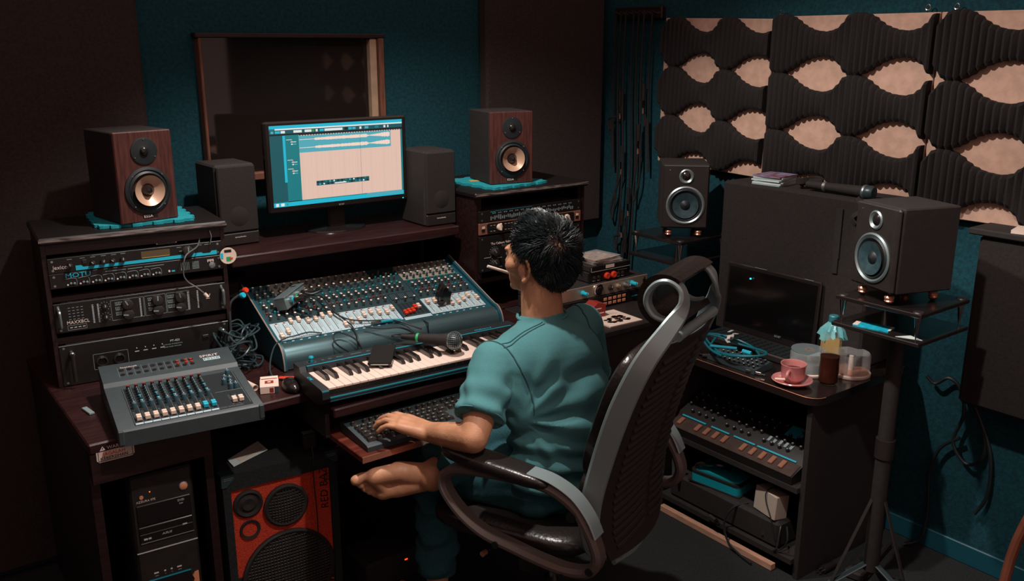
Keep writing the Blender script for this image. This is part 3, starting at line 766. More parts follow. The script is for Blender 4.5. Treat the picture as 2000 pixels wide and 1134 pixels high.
# faders
def fader(m, k):
    f_ = MB().use(m); f_.box((0, -.0058 * k, .0065 * k), (.0105 * k, .0085 * k, .0095 * k), bev=.001); f_.box((0, .0058 * k, .0065 * k), (.0105 * k, .0085 * k, .0095 * k), bev=.001); f_.box((0, 0, .004 * k), (.009 * k, .006 * k, .006 * k)); return f_.mesh('fader_cap')
FD, FDR = fader(CRM, 1.08), fader(REDP, 1.05)
fpos = [.03, .050, .098, .100, .086, .090, .03, .06, .032, .040, .042, .062, .068, .058, .056, .070, .066, .048, .050, .05, .04, .052, .072, .045]
fpos = [.030, .048, .100, .102, .088, .090, .102, .102, .034, .046, .044, .068, .075, .066, .062, .078, .080, .078, .06, .05, .05, .062, .078, .058]
for x, s in zip(xs, fpos): ob('fader_cap', FD, cons, cp(x, s, .0018), PROT)
for k, (s, me) in enumerate(((.040, FDR), (.044, FDR), (.046, FDR), (.062, FDR), (.064, FD), (.052, None))):
    x = xm0 + .016 + k * .0148
    if me: ob('fader_cap', me, cons, cp(x, s, .0018), PROT)
mg = MB()
for k in range(6):
    x = xm0 + .014 + k * .0150; pb(mg, BLKG, x - .001, x + .001, .030, .105)
    for j in range(9): pb(mg, RUB, x + .003, x + .009, .032 + j * .008, .036 + j * .008, .0016, .003)
for k in range(3): pb(mg, BLKG, xm0 + .008 + k * .032, xm0 + .034 + k * .032, .125, .165, .0016, .0028)
for k in range(3):
    for j in range(4): pb(mg, GRYP, xm0 + .010 + k * .032 + j * .006, xm0 + .013 + k * .032 + j * .006, .128, .162, .0028, .0032)
mg.build('panel_slots', cons, ang=0)
# knobs
KSTEM = mat('knob_stem', '47585b', .4)
KW = knob_mesh('knob', .0046, .0165, KSTEM, CRM, .55, n=10)
KG = knob_mesh('knob', .0043, .0155, KSTEM, KSTEM, .6, n=8)
KT = knob_mesh('knob', .0040, .0085, TCAP, TCAP, .6, n=8)
KC = knob_mesh('knob', .0040, .0085, CYAND, CYAND, .6, n=8)
KR = knob_mesh('knob', .0036, .006, REDD, REDD, .6, n=8)
rows = [(.128, 'W'), (.148, 'G'), (.163, 'C'), (.178, 'W'), (.193, 'W'), (.208, 'C'), (.224, 'T'), (.242, 'G'), (.258, 'W'), (.278, 'G'), (.302, 'W')]
KM = {'W': KW, 'G': KG, 'T': KT, 'C': KC, 'R': KR}
for i, x in enumerate(xs):
    for j, (s, t) in enumerate(rows):
        if t == 'C' and (i + j) % 3: t = 'G' if j % 2 else 'R'
        ob('knob', KM[t], cons, cp(x + .004 * ((j % 2) - .5), s, .0018), PROT)
for k in range(5):
    for j, (s, t) in enumerate(((.182, 'W'), (.205, 'W'), (.228, 'T'), (.252, 'W'), (.275, 'T'), (.296, 'R'))):
        if k < 4 or j > 3: ob('knob', KM[t if (k + j) % 3 else 'G'], cons, cp(xm0 + .012 + k * .020, s, .0018), PROT)
for k in range(3): ob('knob', KW, cons, cp(xm0 + .014 + k * .034, .113, .0018), PROT)
def cw(x, s, h=0): return tuple(cons.matrix_basis @ Vector(cp(x, s, h)))
def cl(x, y, z): return tuple(cons.matrix_basis @ Vector((x, y, z)))

# silver direct-injection box on the console
di = thing('direct_box', 'silver metal box with plugs standing on the left of the big console', 'direct box', cw(.095, .170, .0165), 0)
di.rotation_euler = Euler((R(19), 0, R(-36)), 'XYZ'); di.matrix_basis = Matrix.LocRotScale(Vector(cw(.118, .182, .0175)), Euler((R(8), R(-14), R(-56))), None)
DIM = mat('brushed_grey_metal', '7f8f90', .4, metal=.55, var=.06, scale=60)
MB().use(DIM).bb((-.020, -.062, 0), (.020, .062, .040), bev=.0015).build('case', di)
MB().use(DIM).bb((-.021, -.063, .040), (.0235, .063, .0425), bev=.001).build('lid', di)
MB().use(BLKF).bb((-.014, .036, .0424), (.004, .044, .0432)).build('logo_print', di)
for k, (y, m) in enumerate(((-.036, CYAN), (-.012, GREEN), (.022, BLKF))):
    b = MB().use(SILV).cyl((.020, y, .022), (.032, y, .022), .0085, n=14); b.use(m).cyl((.032, y, .022), (.039, y, .022), .0088, n=14)
    b.use(BLK).cyl((.039, y, .022), (.075, y, .020), .008, .0065, n=14); b.use(INKP).box((.050, y, .0295), (.008, .006, .001))
    b.build('plug', di)
dw = lambda x, y, z: tuple(di.matrix_basis @ Vector((x, y, z)))
cable('black_cable', 'black cable running from the silver box down over the console faders', [dw(.075, -.012, .020), dw(.115, -.02, .015), cw(.215, .16, .03), cw(.228, .10, .016), cw(.245, .045, .012), cw(.252, .01, .010), cl(.245, -.050, .055), cl(.235, -.064, .020), cl(.205, -.068, .030), cl(.168, -.060, .060), cl(.168, -.040, .083), cl(.195, -.036, .085), cl(.235, -.056, .060), cl(.252, -.070, .020)], .0026, RUB, sub=8)
cable('black_cable', 'second black cable from the silver box looping across the console to the microphone', [dw(.075, -.036, .020), dw(.11, -.045, .02), cw(.205, .135, .02), cw(.235, .07, .016), cw(.262, .04, .016), cw(.31, .026, .012), cw(.36, .018, .010), cw(.40, .002, .012), cl(.437, -.045, .068), cl(.455, -.075, .062)], .0026, RUB, sub=8)
cable('black_cable', 'thin black cable looping from the console left corner down to the desk', [cw(.150, .012, .006), cw(.11, .020, .012), cw(.06, .014, .012), cw(.03, .010, .012), cl(-.012, -.02, .075), cl(-.04, -.05, .03), cl(-.045, -.09, .006), cl(-.01, -.13, .004), cl(.045, -.145, .004)], .0024, RUBT, sub=8)
cable('black_cable', 'black cable bent around the silver box plugs over the console knobs', [dw(.072, .022, .02), dw(.10, .022, .022), dw(.115, .0, .024), dw(.10, -.025, .026), dw(.08, -.03, .035)], .004, RUB, sub=8)
cable('teal_connector', 'short teal connector lead lying on the console front edge', [cw(.352, .012, .008), cw(.385, .010, .009), cw(.42, .004, .009)], .005, CYAND, sub=4, cat='connector', ends=[(cw(.318, .016, .008), cw(.352, .012, .008), .004, CHR)])
# black upright adapter on the console right bank
bx = thing('black_adapter', 'black angular power brick standing on the faders of the console right bank', 'adapter', cw(.612, .075, .012)); bx.matrix_basis = Matrix.LocRotScale(Vector(cw(.610, .070, .0105)), Euler((R(19), 0, R(-3))), None)
MB().use(BLKG).prism([(-.020, 0), (.020, 0), (.020, .040), (.008, .046), (-.002, .062), (-.012, .060), (-.018, .03)], -.018, .018, 'xz').build('case', bx)
MB().use(RUB).tube([(-.008, 0, .058), (-.022, -.01, .055), (-.030, -.014, .03), (-.026, -.02, .004)], .0022, 6, sub=4).build('cord', bx)
MB().use(BLK).bb((-.030, -.026, 0), (-.004, -.016, .010), bev=.002).build('foot', bx)

# ------------------------------------------------------------------ small mixer on the left of the desk
sm = thing('small_mixer', 'compact grey mixer lettered SPIRIT with cream and cyan faders', 'mixer', (.460, 2.197, T + .0005), -7)
MWd, MD = .352, .385
SMG = mat('mixer_slate', '3a4345', .5, var=.06, scale=50)
SMK = mat('mixer_panel_black', '212628', .5)
pf = [(0, 0), (0, .038), (.006, .043), (.258, .066), (.268, .076), (.285, .078), (.372, .092), (.385, .086), (.385, 0)]
MB().use(SMG).prism(pf, 0, MWd, 'yz').build('body', sm)
for x in (0, MWd - .010): MB().use(SMG).bb((x - .0015, -.003, .004), (x + .0115, .006, .042), bev=.002).build('corner', sm)
a1 = math.atan2(.066 - .043, .258 - .006)
def sp(x, s, h=0): return (x, .006 + s * cos(a1) - h * sin(a1), .043 + s * sin(a1) + h * cos(a1))
def plate2(b, m, x0, x1, s0, s1, h0=.0002, h1=.001):
    b.use(m); b.add([sp(x0, s0, h0), sp(x1, s0, h0), sp(x1, s1, h0), sp(x0, s1, h0), sp(x0, s0, h1), sp(x1, s0, h1), sp(x1, s1, h1), sp(x0, s1, h1)], [(3, 2, 1, 0), (4, 5, 6, 7), (0, 1, 5, 4), (1, 2, 6, 5), (2, 3, 7, 6), (3, 0, 4, 7)])
b = MB(); plate2(b, SMK, .040, MWd - .022, .008, .228); b.build('control_panel', sm, ang=0)
b = MB()
mp = .0203; mx0 = .048
for k in range(13): plate2(b, PANELW if k < 10 else SMG, mx0 - .006 + k * mp + .0008, mx0 - .006 + (k + 1) * mp - .0008, .009, .018, .001, .0016)
for k in range(11): plate2(b, INKD, mx0 - .0065 + k * mp, mx0 - .006 + k * mp, .018, .226, .001, .0013)
fx = [mx0 + .006 + k * mp for k in range(10)] + [mx0 + .006 + 11.6 * mp, mx0 + .006 + 12.45 * mp]
for x in fx:
    plate2(b, BLKG, x - .0008, x + .0008, .024, .090, .001, .0014)
    for j in range(8): plate2(b, INKD, x - .009, x - .004, .026 + j * .0075, .0268 + j * .0075, .001, .0013)
plate2(b, INKD, mx0 + 10.2 * mp, MWd - .026, .108, .109, .001, .0013); plate2(b, INKD, MWd - .026, MWd - .0253, .02, .226, .001, .0013)
b.build('panel_print', sm, ang=0)
FC = MB().use(CRM); FC.box((0, -.0058, .007), (.0120, .0080, .011), bev=.001); FC.box((0, .0058, .007), (.0120, .0080, .011), bev=.001); FC.box((0, 0, .005), (.0105, .006, .007)); FCm = FC.mesh('fader_cap')
FB = MB().use(CYAN); FB.box((0, -.0058, .007), (.0120, .0080, .011), bev=.001); FB.box((0, .0058, .007), (.0120, .0080, .011), bev=.001); FB.box((0, 0, .005), (.0105, .006, .007)); FBm = FB.mesh('fader_cap')
SR = Euler((a1, 0, 0))
for k, x in enumerate(fx): ob('fader_cap', FBm if k in (8, 9) else FCm, sm, sp(x, .036 + (.004 if k > 7 else 0), .001), SR)
KSM = knob_mesh('knob', .0048, .013, RUBT, RUBT, .6, line=INK, n=10)
KSC = knob_mesh('knob', .0045, .012, RUBT, CYAND, .6, n=10)
KSR = knob_mesh('knob', .0045, .015, BLK, REDD, .8, n=10)
KSL = knob_mesh('knob', .0065, .016, GRYP, GRYP, .6, line=INKP, n=12)
for k in range(10):
    x = fx[k]
    ob('knob', KSL, sm, sp(x, .104, .001), SR)
    for j, s in enumerate((.122, .137, .152, .167, .182, .197)): ob('knob', KSC if (j in (0, 2) and k % 2) else KSM, sm, sp(x, s, .001), SR)
    ob('knob', KSR, sm, sp(x, .213, .001), SR)
for x, s in ((fx[10], .150), (fx[10] + .006, .170), (fx[11] - .004, .135), (fx[11], .16), (fx[11] + .004, .205), (fx[10] + .01, .118), (fx[11] + .006, .118)): ob('knob', KSL, sm, sp(x, s, .001), SR)
b = MB()
a2 = math.atan2(.092 - .078, .372 - .285)
def rp(x, s, h=0): return (x, .285 + s * cos(a2) - h * sin(a2), .078 + s * sin(a2) + h * cos(a2))
for k in range(10):
    x = fx[k]
    for s, r_ in ((.018, .0062), (.045, .0070)):
        b.use(BLKG).cyl(rp(x, s, -.001), rp(x, s, .0012), r_, n=12)
    b.use(INKD); 
    for dx in (-.009,): b.cyl(rp(x + dx, .004, .0004), rp(x + dx, .060, .0004), .0005, n=4)
for x, s in ((fx[8] + .006, .045), (fx[9], .045), (fx[8] + .006, .030), (fx[9], .030), (fx[7] + .004, .045), (fx[7] + .004, .030)): b.use(REDP).cyl(rp(x, s, .001), rp(x, s, .004), .0035, n=10).use(CHR).cyl(rp(x, s, .004), rp(x, s, .005), .002, n=8)
b.build('panel_slots', sm)
pl = Euler((a2, 0, 0))
MB().use(PANELW).box(rp(.292, .030, .0004), (.046, .016, .0008), pl).build('badge_plate', sm)
text(sm, 'SPIRIT', .0185, rp(.262, .044, .0006), pl, INKP, sx=1.05); text(sm, 'F O L I O', .0105, rp(.271, .0265, .001), pl, SMK)
text(sm, 'Soundcraft', .010, rp(.052, .055, .001), pl, INKP)

# ------------------------------------------------------------------ music keyboard
mk = thing('music_keyboard', 'black music keyboard with cream keys lying in front of the big console', 'keyboard', (.957, 2.108, T + .0005), -3)
KWd, KD = .735, .212
KBB = mat('keyboard_shell', '24282a', .45, var=.1)
MB().use(KBB).prism([(.004, .030), (.004, .052), (.012, .056), (.16, .060), (.168, .074), (KD, .074), (KD, .006), (.05, .004), (.02, .012)], 0, .020, 'yz').build('end_cap', mk)
MB().use(KBB).prism([(.004, .030), (.004, .052), (.012, .056), (.16, .060), (.168, .074), (KD, .074), (KD, .006), (.05, .004), (.02, .012)], KWd - .020, KWd, 'yz').build('end_cap', mk)
MB().use(KBB).prism([(.012, .030), (.012, .036), (.15, .040), (.160, .074), (KD, .074), (KD, .006), (.05, .004), (.02, .012)], .0205, KWd - .0205, 'yz').build('body', mk)
MB().use(KBB).bb((.0205, .002, .022), (KWd - .0205, .0115, .034), bev=.002).build('front_rail', mk)
MB().use(CYAND).bb((.021, .0008, .031), (KWd - .021, .0022, .0345)).bb((.0, .0032, .051), (.0195, .0045, .0545)).bb((.021, .0012, .0225), (KWd - .021, .0019, .0235)).build('trim_line', mk)
WK = MB().use(WHT).bb((.0004, 0, 0), (.0229, .145, .018), bev=.0012).use(BLKF).bb((.0004, -.0004, -.010), (.0229, .0006, .012)).mesh('white_key')
BK = MB().use(BLKG); BK.prism([(0, 0), (0, .004), (.012, .013), (.088, .013), (.088, 0)], 0, .0115, 'yz'); BK = BK.mesh('black_key')
for k in range(29): ob('white_key', WK, mk, (.0225 + k * .02335, .0135, .0395))
for k in range(28):
    if k % 7 in (2, 6): continue
    ob('black_key', BK, mk, (.0225 + (k + 1) * .02335 - .0058 + {0: -.0018, 1: .0018, 3: -.002, 4: 0, 5: .002}[k % 7], .0675, .0576))
b = MB().use(CYAND).bb((.021, .161, .0742), (KWd - .021, .166, .0748)).use(GRYP)
b.cyl((.045, .188, .0742), (.045, .188, .0752), .0135, n=20).use(KBB).cyl((.045, .188, .0745), (.045, .188, .0758), .0112, n=20).use(GRYP)
for x, w_ in ((.075, .008), (.095, .011), (.120, .022), (.165, .034), (.215, .012)): b.bb((x, .184, .0742), (x + w_, .191, .0752))
b.build('panel_print', mk)
MB().use(CYAND).lathe([(.006, 0), (.005, .010), (.008, .014), (.006, .018), (0, .018)], n=14).build('joystick', mk, loc=(.045, .188, .0745))
text(mk, 'CME', .012, (.0025, .120, .0590), (0, 0, R(-90)), CYAN, sx=1.2)
text(mk, 'Midistart-2', .013, (.585, .176, .0745), (0, 0, 0), CYAN, shear=.35, sx=1.1)

def kl(x, y, z): return tuple(mk.matrix_basis @ Vector((x, y, z)))
# microphone on the keys
mc = thing('microphone', 'black handheld microphone with round silver mesh head on the cream keys', 'microphone', kl(.46, .09, .08)); 
A = Vector(kl(.362, .152, .100)); B = Vector(kl(.442, .060, .1005))
q4 = (B - A).to_track_quat('Z', 'Y'); mc.matrix_basis = Matrix.LocRotScale(A, q4, Vector((1.25, 1.25, 1.0)))
Lm = (B - A).length
MB().use(BLKM).lathe([(0, 0), (.0095, 0), (.0105, .01), (.0145, Lm * .75), (.0165, Lm - .016), (.0165, Lm - .012), (0, Lm - .012)], n=20).build('handle', mc)
MB().use(GREEN).lathe([(.0105, .003), (.0115, .004), (.0115, .010), (.0108, .011)], n=18).build('ring', mc)
MB().use(BLK).cyl((0, 0, 0), (0, 0, -.045), .0085, .006, n=14).build('connector', mc)
HM = mat('mic_mesh', 'a4b3b4', .35, metal=.85)
b = MB().use(RUB).sph((0, 0, Lm), (.0210, .0210, .0250), 20, 14); b.use(HM)
for k in range(13):
    a = pi * (k + .5) / 13; b.lathe([(.0222 * sin(a) + .0008 * cos(t), .0240 * cos(a) + .0008 * sin(t)) for t in np.linspace(0, 2 * pi, 7)[:-1]], (0, 0, Lm), n=24, closed=True)
for k in range(28):
    a = 2 * pi * k / 28; b.tube([(.0225 * sin(t) * cos(a), .0225 * sin(t) * sin(a), Lm + .0243 * cos(t)) for t in np.linspace(.12, pi - .25, 12)], .0006, 4)
b.build('mesh_head', mc)
MB().use(SILV).lathe([(.0165, Lm - .018), (.0185, Lm - .014), (.0185, Lm - .008), (.0165, Lm - .006)], n=20).build('collar', mc)
mw = lambda x, y, z: tuple(mc.matrix_basis @ Vector((x, y, z)))
cable('microphone_cable', 'black microphone cable trailing from the handheld microphone to the console', [mw(0, 0, -.045), mw(.0, .0, -.075), cl(.42, -.078, .055), cl(.385, -.06, .075), cl(.33, -.045, .078), cl(.28, -.02, .086)], .003, RUB, sub=8)
# phone
ph = MB().use(BLKG).box((0, 0, .0045), (.068, .128, .009), bev=.003).use(mat('phone_screen', '0d0c0c', .3, spec=.25)).box((0, 0, .0092), (.066, .126, .0004)).use(SILV).box((0, -.0642, .0045), (.05, .0008, .003))
o = ph.build('smartphone'); o.location = kl(.238, .128, .0715); o.rotation_euler = (R(6), 0, R(-36)); tag(o, 'black smartphone lying across the keys of the music keyboard', 'phone')

# ------------------------------------------------------------------ computer keyboard on the tray
ck = thing('computer_keyboard', 'worn black computer keyboard on the pull-out tray under the left hand', 'keyboard', (1.018, 1.983, .6405), -1.5)
MB().use(GRYD).prism([(0, 0), (0, .013), (.006, .017), (.15, .030), (.164, .030), (.168, .024), (.168, 0)], 0, .445, 'yz').build('case', ck)
ka = math.atan2(.013, .144)
DK = mat('worn_keycap', '2b2a29', .3, var=.5, scale=90, col2='4a443f')
def keycap(w): return MB().use(DK).add([(-w / 2, -.0075, 0), (w / 2, -.0075, 0), (w / 2, .0075, 0), (-w / 2, .0075, 0), (-w / 2 + .0022, -.0048, .008), (w / 2 - .0022, -.0048, .008), (w / 2 - .0022, .0062, .0075), (-w / 2 + .0022, .0062, .0075)], [(3, 2, 1, 0), (4, 5, 6, 7), (0, 1, 5, 4), (1, 2, 6, 5), (2, 3, 7, 6), (3, 0, 4, 7)]).use(INKD).add([(-.002, -.001, .0081), (.0012, -.001, .0081), (.0012, .003, .0081), (-.002, .003, .0081)], [(0, 1, 2, 3)]).mesh('key', 0)
KC1, KC15, KC2, KCS = keycap(.0172), keycap(.027), keycap(.038), keycap(.105)
def key(me, x, s): ob('key', me, ck, (x, .014 + s * cos(ka), .0182 + s * sin(ka)), (ka, 0, 0))
u = .0188
rowsk = [(.012, [(KC15, 1.4), (KC1, 1), (KC15, 1.4), (KCS, 5.7), (KC15, 1.4), (KC1, 1), (KC1, 1), (KC15, 1.4)]), (.031, [(KC2, 2.1)] + [(KC1, 1)] * 10 + [(KC2, 2.1)]), (.050, [(KC15, 1.6)] + [(KC1, 1)] * 11 + [(KC15, 1.6)]), (.069, [(KC15, 1.5)] + [(KC1, 1)] * 12 + [(KC15, 1.5)]), (.088, [(KC1, 1)] * 13 + [(KC2, 2)]), (.113, [(KC1, 1)] + [(None, .9)] + [(KC1, 1)] * 4 + [(None, .5)] + [(KC1, 1)] * 4 + [(None, .5)] + [(KC1, 1)] * 4)]
for s, ks in rowsk:
    x = .012
    for me, w in ks:
        if me: key(me, x + w * u / 2, s)
        x += w * u
for s, n in ((.012, 3), (.069, 3), (.088, 3), (.113, 3)):
    for k in range(n): key(KC1, .308 + k * u, s)
key(KC1, .308 + u, .031)
for s in (.012, .031, .050, .069, .088):
    for k in range(4): key(KC1, .374 + k * u * .97, s)
for k in range(3): MB().use(LEDO if k < 2 else GREEN).box((.385 + k * .015, .014 + .122, .0305), (.003, .002, .001)).build('indicator', ck)

# ------------------------------------------------------------------ small things on the desk
cg = thing('cigarette_pack', 'white cigarette pack with red square lying open on the desk', 'cigarette pack', (.903, 2.345, T + .0005), -22)
MB().use(WHT).box((0, 0, .011), (.052, .060, .022), bev=.001).use(REDD).box((0, .004, .0222), (.024, .022, .0006)).box((.006, -.0302, .010), (.011, .0006, .014)).use(WHT).box((0, .004, .0226), (.009, .008, .0006)).use(GRYD).box((.020, -.0302, .010), (.012, .0006, .018)).build('box', cg)
MB().use(PAPERW).box((.0, .042, .013), (.050, .022, .015), (R(25), 0, 0), bev=.001).use(REDD).box((0, .036, .019), (.044, .004, .004)).build('lid', cg)
o = MB().use(BLKG).sph((0, 0, .012), (.026, .047, .020), 20, 12).use(SILV).box((0, -.030, .0225), (.018, .004, .003)).box((0, -.036, .019), (.016, .003, .003)); o.v = [(x, y, max(0, z)) for x, y, z in o.v]
o = o.build('computer_mouse', loc=(.956, 2.312, T + .0005), rot=(0, 0, R(-8))); tag(o, 'black computer mouse on the desk beside the cigarette pack', 'mouse')
o = MB().use(REDP).box((0, 0, .005), (.075, .011, .009), bev=.003).use(SILV).box((.042, 0, .005), (.010, .010, .008)).build('lighter', loc=(.986, 2.385, T + .0005), rot=(0, 0, R(-38))); tag(o, 'red plastic lighter on the desk behind the black mouse', 'lighter')
o = MB().use(PAPERW).lathe([(.009, 0), (.009, .085), (.0078, .085), (.0078, 0)], ax=(0, 1, 0), n=16, closed=True).build('paper_roll', loc=(.868, 2.36, T + .010), rot=(0, 0, R(8))); tag(o, 'rolled cream paper on the desk against the compact mixer', 'paper roll')
o = MB().use(INKD).box((0, 0, .003), (.014, .055, .006), bev=.001).build('grey_strip', loc=(.452, 2.485, T + .0005), rot=(0, 0, R(8))); tag(o, 'small grey plastic strip at the left desk edge beside the mixer', 'strip')

# tangle of cables left of the console, connectors
rr = random.Random(11)
lb = ['lowest', 'widest', 'tallest', 'innermost', 'outermost', 'topmost']
for k in range(6):
    cx, cy = .925 + .02 * rr.uniform(-1, 1), 2.60 + .05 * rr.uniform(-1, 1); pts = []
    for j in range(15):
        a = j * 1.15 + k; r_ = .035 + .05 * rr.random()
        pts.append((cx + r_ * cos(a) * .75, cy + r_ * sin(a) * 1.1, T + .004 + .010 * k * .6 + .09 * rr.random() * (k > 1)))
    cable('coiled_cable', 'dark tangled cable in the heap between left rack and console, %s loop of the heap' % lb[k], pts, .0030, RUBT, 'tangled cables beside the console', sub=7)
cable('plug_lead', 'black lead rising from the cable heap to red and blue plugs', [(.90, 2.62, T + .02), (.915, 2.66, .83), (.93, 2.69, .90), (.965, 2.70, .922)], .004, RUB, sub=8)
for nm, m, p in (('blue_plug', CYAN, (.968, 2.695, .920)), ('red_plug', REDP, (.984, 2.712, .930))):
    o = MB().use(m).lathe([(.0075, 0), (.0095, .005), (.0095, .014), (.007, .019), (0, .019)], ax=(.2, -1, .3), n=14).use(SILV).cyl((0, 0, 0), (-.004, .018, -.006), .006, n=10).build(nm, loc=p)
    tag(o, '%s ring plug sticking up at the back left of the console' % ('bright blue' if m is CYAN else 'bright red'), 'plug')
sn = thing('stage_box', 'black flat patch box with a row of small white labels behind the silver box', 'patch box', (1.035, 2.80, .86)); sn.matrix_basis = Matrix.LocRotScale(Vector((1.035, 2.945, .872)), Euler((R(0), R(0), R(-30))), None)
MB().use(BLKM).bb((-.035, -.105, 0), (.035, .055, .055), bev=.004).build('case', sn)
for k in range(6): MB().use(INK).bb((-.0362, -.09 + k * .020, .036 + .004 * (k % 2)), (-.0352, -.078 + k * .020, .042 + .004 * (k % 2))).build('label', sn)
MB().use(BLKM).bb((-.02, -.05, -.14), (.02, .04, -.0005)).build('stand', sn)

# ------------------------------------------------------------------ under the desk
pc = thing('computer_tower', 'black computer tower with orange accents standing under the desk left end', 'computer', (.490, 2.318, .1225), -4)
PW, PH = .165, .470
MB().use(BLKM).bb((0, .012, 0), (PW, .42, PH - .004), bev=.004).build('case', pc)
MB().use(BLK).bb((.002, -.006, .002), (PW - .002, .0115, PH - .002), bev=.006).build('front_panel', pc)
b = MB().use(BLKG).bb((.014, -.010, .325), (PW - .012, -.0055, .385), bev=.002).build('drive_bay', pc)
MB().use(BLKG).bb((.014, -.010, .275), (PW - .012, -.0055, .322), bev=.002).use(INKD).bb((.016, -.0108, .2745), (PW - .012, -.0098, .2760)).bb((.016, -.0105, .3005), (PW - .014, -.0098, .3012)).build('drive_bay', pc)
MB().use(INK).bb((.024, -.0106, .284), (.034, -.0099, .289)).bb((.036, -.0106, .284), (.043, -.0099, .289)).bb((.125, -.0106, .300), (.137, -.0099, .304)).build('panel_marks', pc)
text(pc, 'ASUS', .008, (.070, -.0106, .288), FRONT, INK, shear=.3, sx=1.4); text(pc, 'DVD', .0085, (.118, -.0106, .372), FRONT, INK); text(pc, 'RW', .006, (.122, -.0106, .363), FRONT, INK)
text(pc, 'AZZURA 075', .0085, (.016, -.0065, .392), FRONT, INKP)
MB().use(INK).bb((.004, -.0080, .246), (PW - .004, -.0055, .2485)).build('silver_line', pc)
o = MB().use(SILV).lathe([(.0125, 0), (.0125, .003), (.010, .004)], ax=(0, -1, 0), n=20).use(PEACH).lathe([(0, .006), (.008, .0055), (.010, .004)], ax=(0, -1, 0), n=20).build('power_button', pc, loc=(.138, -.006, .412))
MB().use(PEACH).lathe([(0, .003), (.005, .003), (.0055, 0)], ax=(0, -1, 0), n=14).build('reset_button', pc, loc=(.030, -.006, .407))
MB().use(LEDO).box((.052, -.0066, .418), (.003, .001, .003)).build('power_light', pc)
b = MB()
for x, w_ in ((.040, .012), (.066, .005), (.083, .005), (.100, .012)): b.use(INKP).bb((x, -.0066, .176), (x + w_, -.0059, .180)).use(INKD).bb((x + .002, -.0066, .168), (x + w_ - .001, -.0059, .170))
b.build('port_row', pc)['kind'] = 'stuff'
MB().use(CYAND).bb((.022, -.0090, .158), (.135, -.0055, .1605)).build('trim_line', pc)
MB().use(BLKG).prism([(.022, .02), (.135, .02), (.135, .156), (.022, .156)], -.0095, -.006, 'xz').build('lower_door', pc)
text(pc, 'POWERLOGIC', .0085, (.050, -.0102, .120), FRONT, INKD)
for x0, x1, sgn in ((.004, .020, 1), (.138, .154, -1)):
    out = [(x0, .02), (x1, .02)] + [(x1 - sgn * 0 - (.004 if k % 2 else 0) if sgn > 0 else x1, .03 + k * .011) for k in range(8)] + [(x1 - .004, .135), (x0, .140)]
    if sgn < 0: out = [(x0, .02), (x1, .02), (x1, .150), (x0 + .006, .148)] + [(x0 + (.004 if k % 2 else 0), .14 - k * .011) for k in range(9)]
    MB().use(PEACH).prism(out, -.011, -.0055, 'xz').build('side_accent', pc)

am = thing('bass_amplifier', 'red-fronted combo amplifier with round grilles under the desk', 'amplifier', (.735, 2.318, .001), -5)
AW, AH = .335, .520
MB().use(CARP).bb((0, .020, 0), (AW, .30, AH), bev=.006).build('cabinet', am)
fr = MB().use(CARP).bb((0, -.004, 0), (.022, .0195, AH)).bb((AW - .022, -.004, 0), (AW, .0195, AH)).bb((.0225, -.004, AH - .050), (AW - .0225, .0195, AH)).bb((.0225, -.004, 0), (AW - .0225, .0195, .02)).build('front_frame', am)
MB().use(REDF).bb((.023, .004, .190), (AW - .023, .019, AH - .0505)).build('red_baffle', am)
MB().use(CARP).bb((.023, .003, .0205), (AW - .023, .019, .1895)).build('lower_baffle', am)
def grille(cx, cz, r, step, name):
    g = MB().use(BLKM).lathe([(r, 0), (r + .002, .010), (r - .004, .014), (r - .012, .010), (r - .012, 0)], (cx, .004, cz), (0, -1, 0), 40)
    g.use(RUB).lathe([(0, .002), (r - .011, .002)], (cx, .004, cz), (0, -1, 0), 32); g = g.build(name, am)
    GM = mat('grille_wire', '8f857c', .35, metal=.7)
    w = MB().use(GM); n = int(2 * r / step); rr_ = r - .012
    for k in range(-n // 2, n // 2 + 1):
        t = k * step
        if abs(t) >= rr_: continue
        hl = math.sqrt(rr_ * rr_ - t * t)
        w.tube([(cx - hl * c_, -.008 - .006 * (1 - (t * t + (hl * c_) ** 2) / rr_ ** 2), cz + t) for c_ in np.linspace(-1, 1, 9)], .0011, 4)
    w.use(BLKM)
    for k in range(-n // 2, n // 2 + 1):
        t = k * step
        if abs(t) >= rr_: continue
        hl = math.sqrt(rr_ * rr_ - t * t)
        w.tube([(cx + t, -.0095 - .006 * (1 - (t * t + (hl * c_) ** 2) / rr_ ** 2), cz - hl * c_) for c_ in np.linspace(-1, 1, 9)], .0016, 4)
    w = w.build('wire_mesh', g); w['kind'] = 'stuff'
grille(.175, .385, .064, .0088, 'mid_grille'); grille(.172, .165, .138, .0095, 'woofer_grille')
MB().use(BLKM).lathe([(0, .006), (.018, .010), (.022, .006), (.028, .004), (.036, .010), (.042, .006), (.043, 0)], (0, 0, 0), (0, -1, 0), 32).build('tweeter', am, loc=(.068, .004, .417))
MB().use(BLKM).lathe([(.022, -.03), (.022, .004), (.029, .006), (.030, 0)], (0, 0, 0), (0, -1, 0), 28).use(RUB).lathe([(0, -.003), (.0225, -.003)], (0, 0, 0), (0, -1, 0), 24).build('bass_port', am, loc=(.068, .004, .335))
for x in (0, AW):
    s_ = 1 if x == 0 else -1
    MB().use(RUBT).prism([(x - s_ * .003, AH + .003), (x + s_ * .034, AH + .003), (x + s_ * .034, AH - .012), (x + s_ * .010, AH - .034), (x - s_ * .003, AH - .034)], -.008, .030, 'xz').use(SILV).bb((x + s_ * .004, -.0095, AH - .008), (x + s_ * .03, -.0075, AH - .0065)).bb((x + s_ * .004, -.0095, AH - .013), (x + s_ * .026, -.0075, AH - .0115)).build('corner_guard', am)
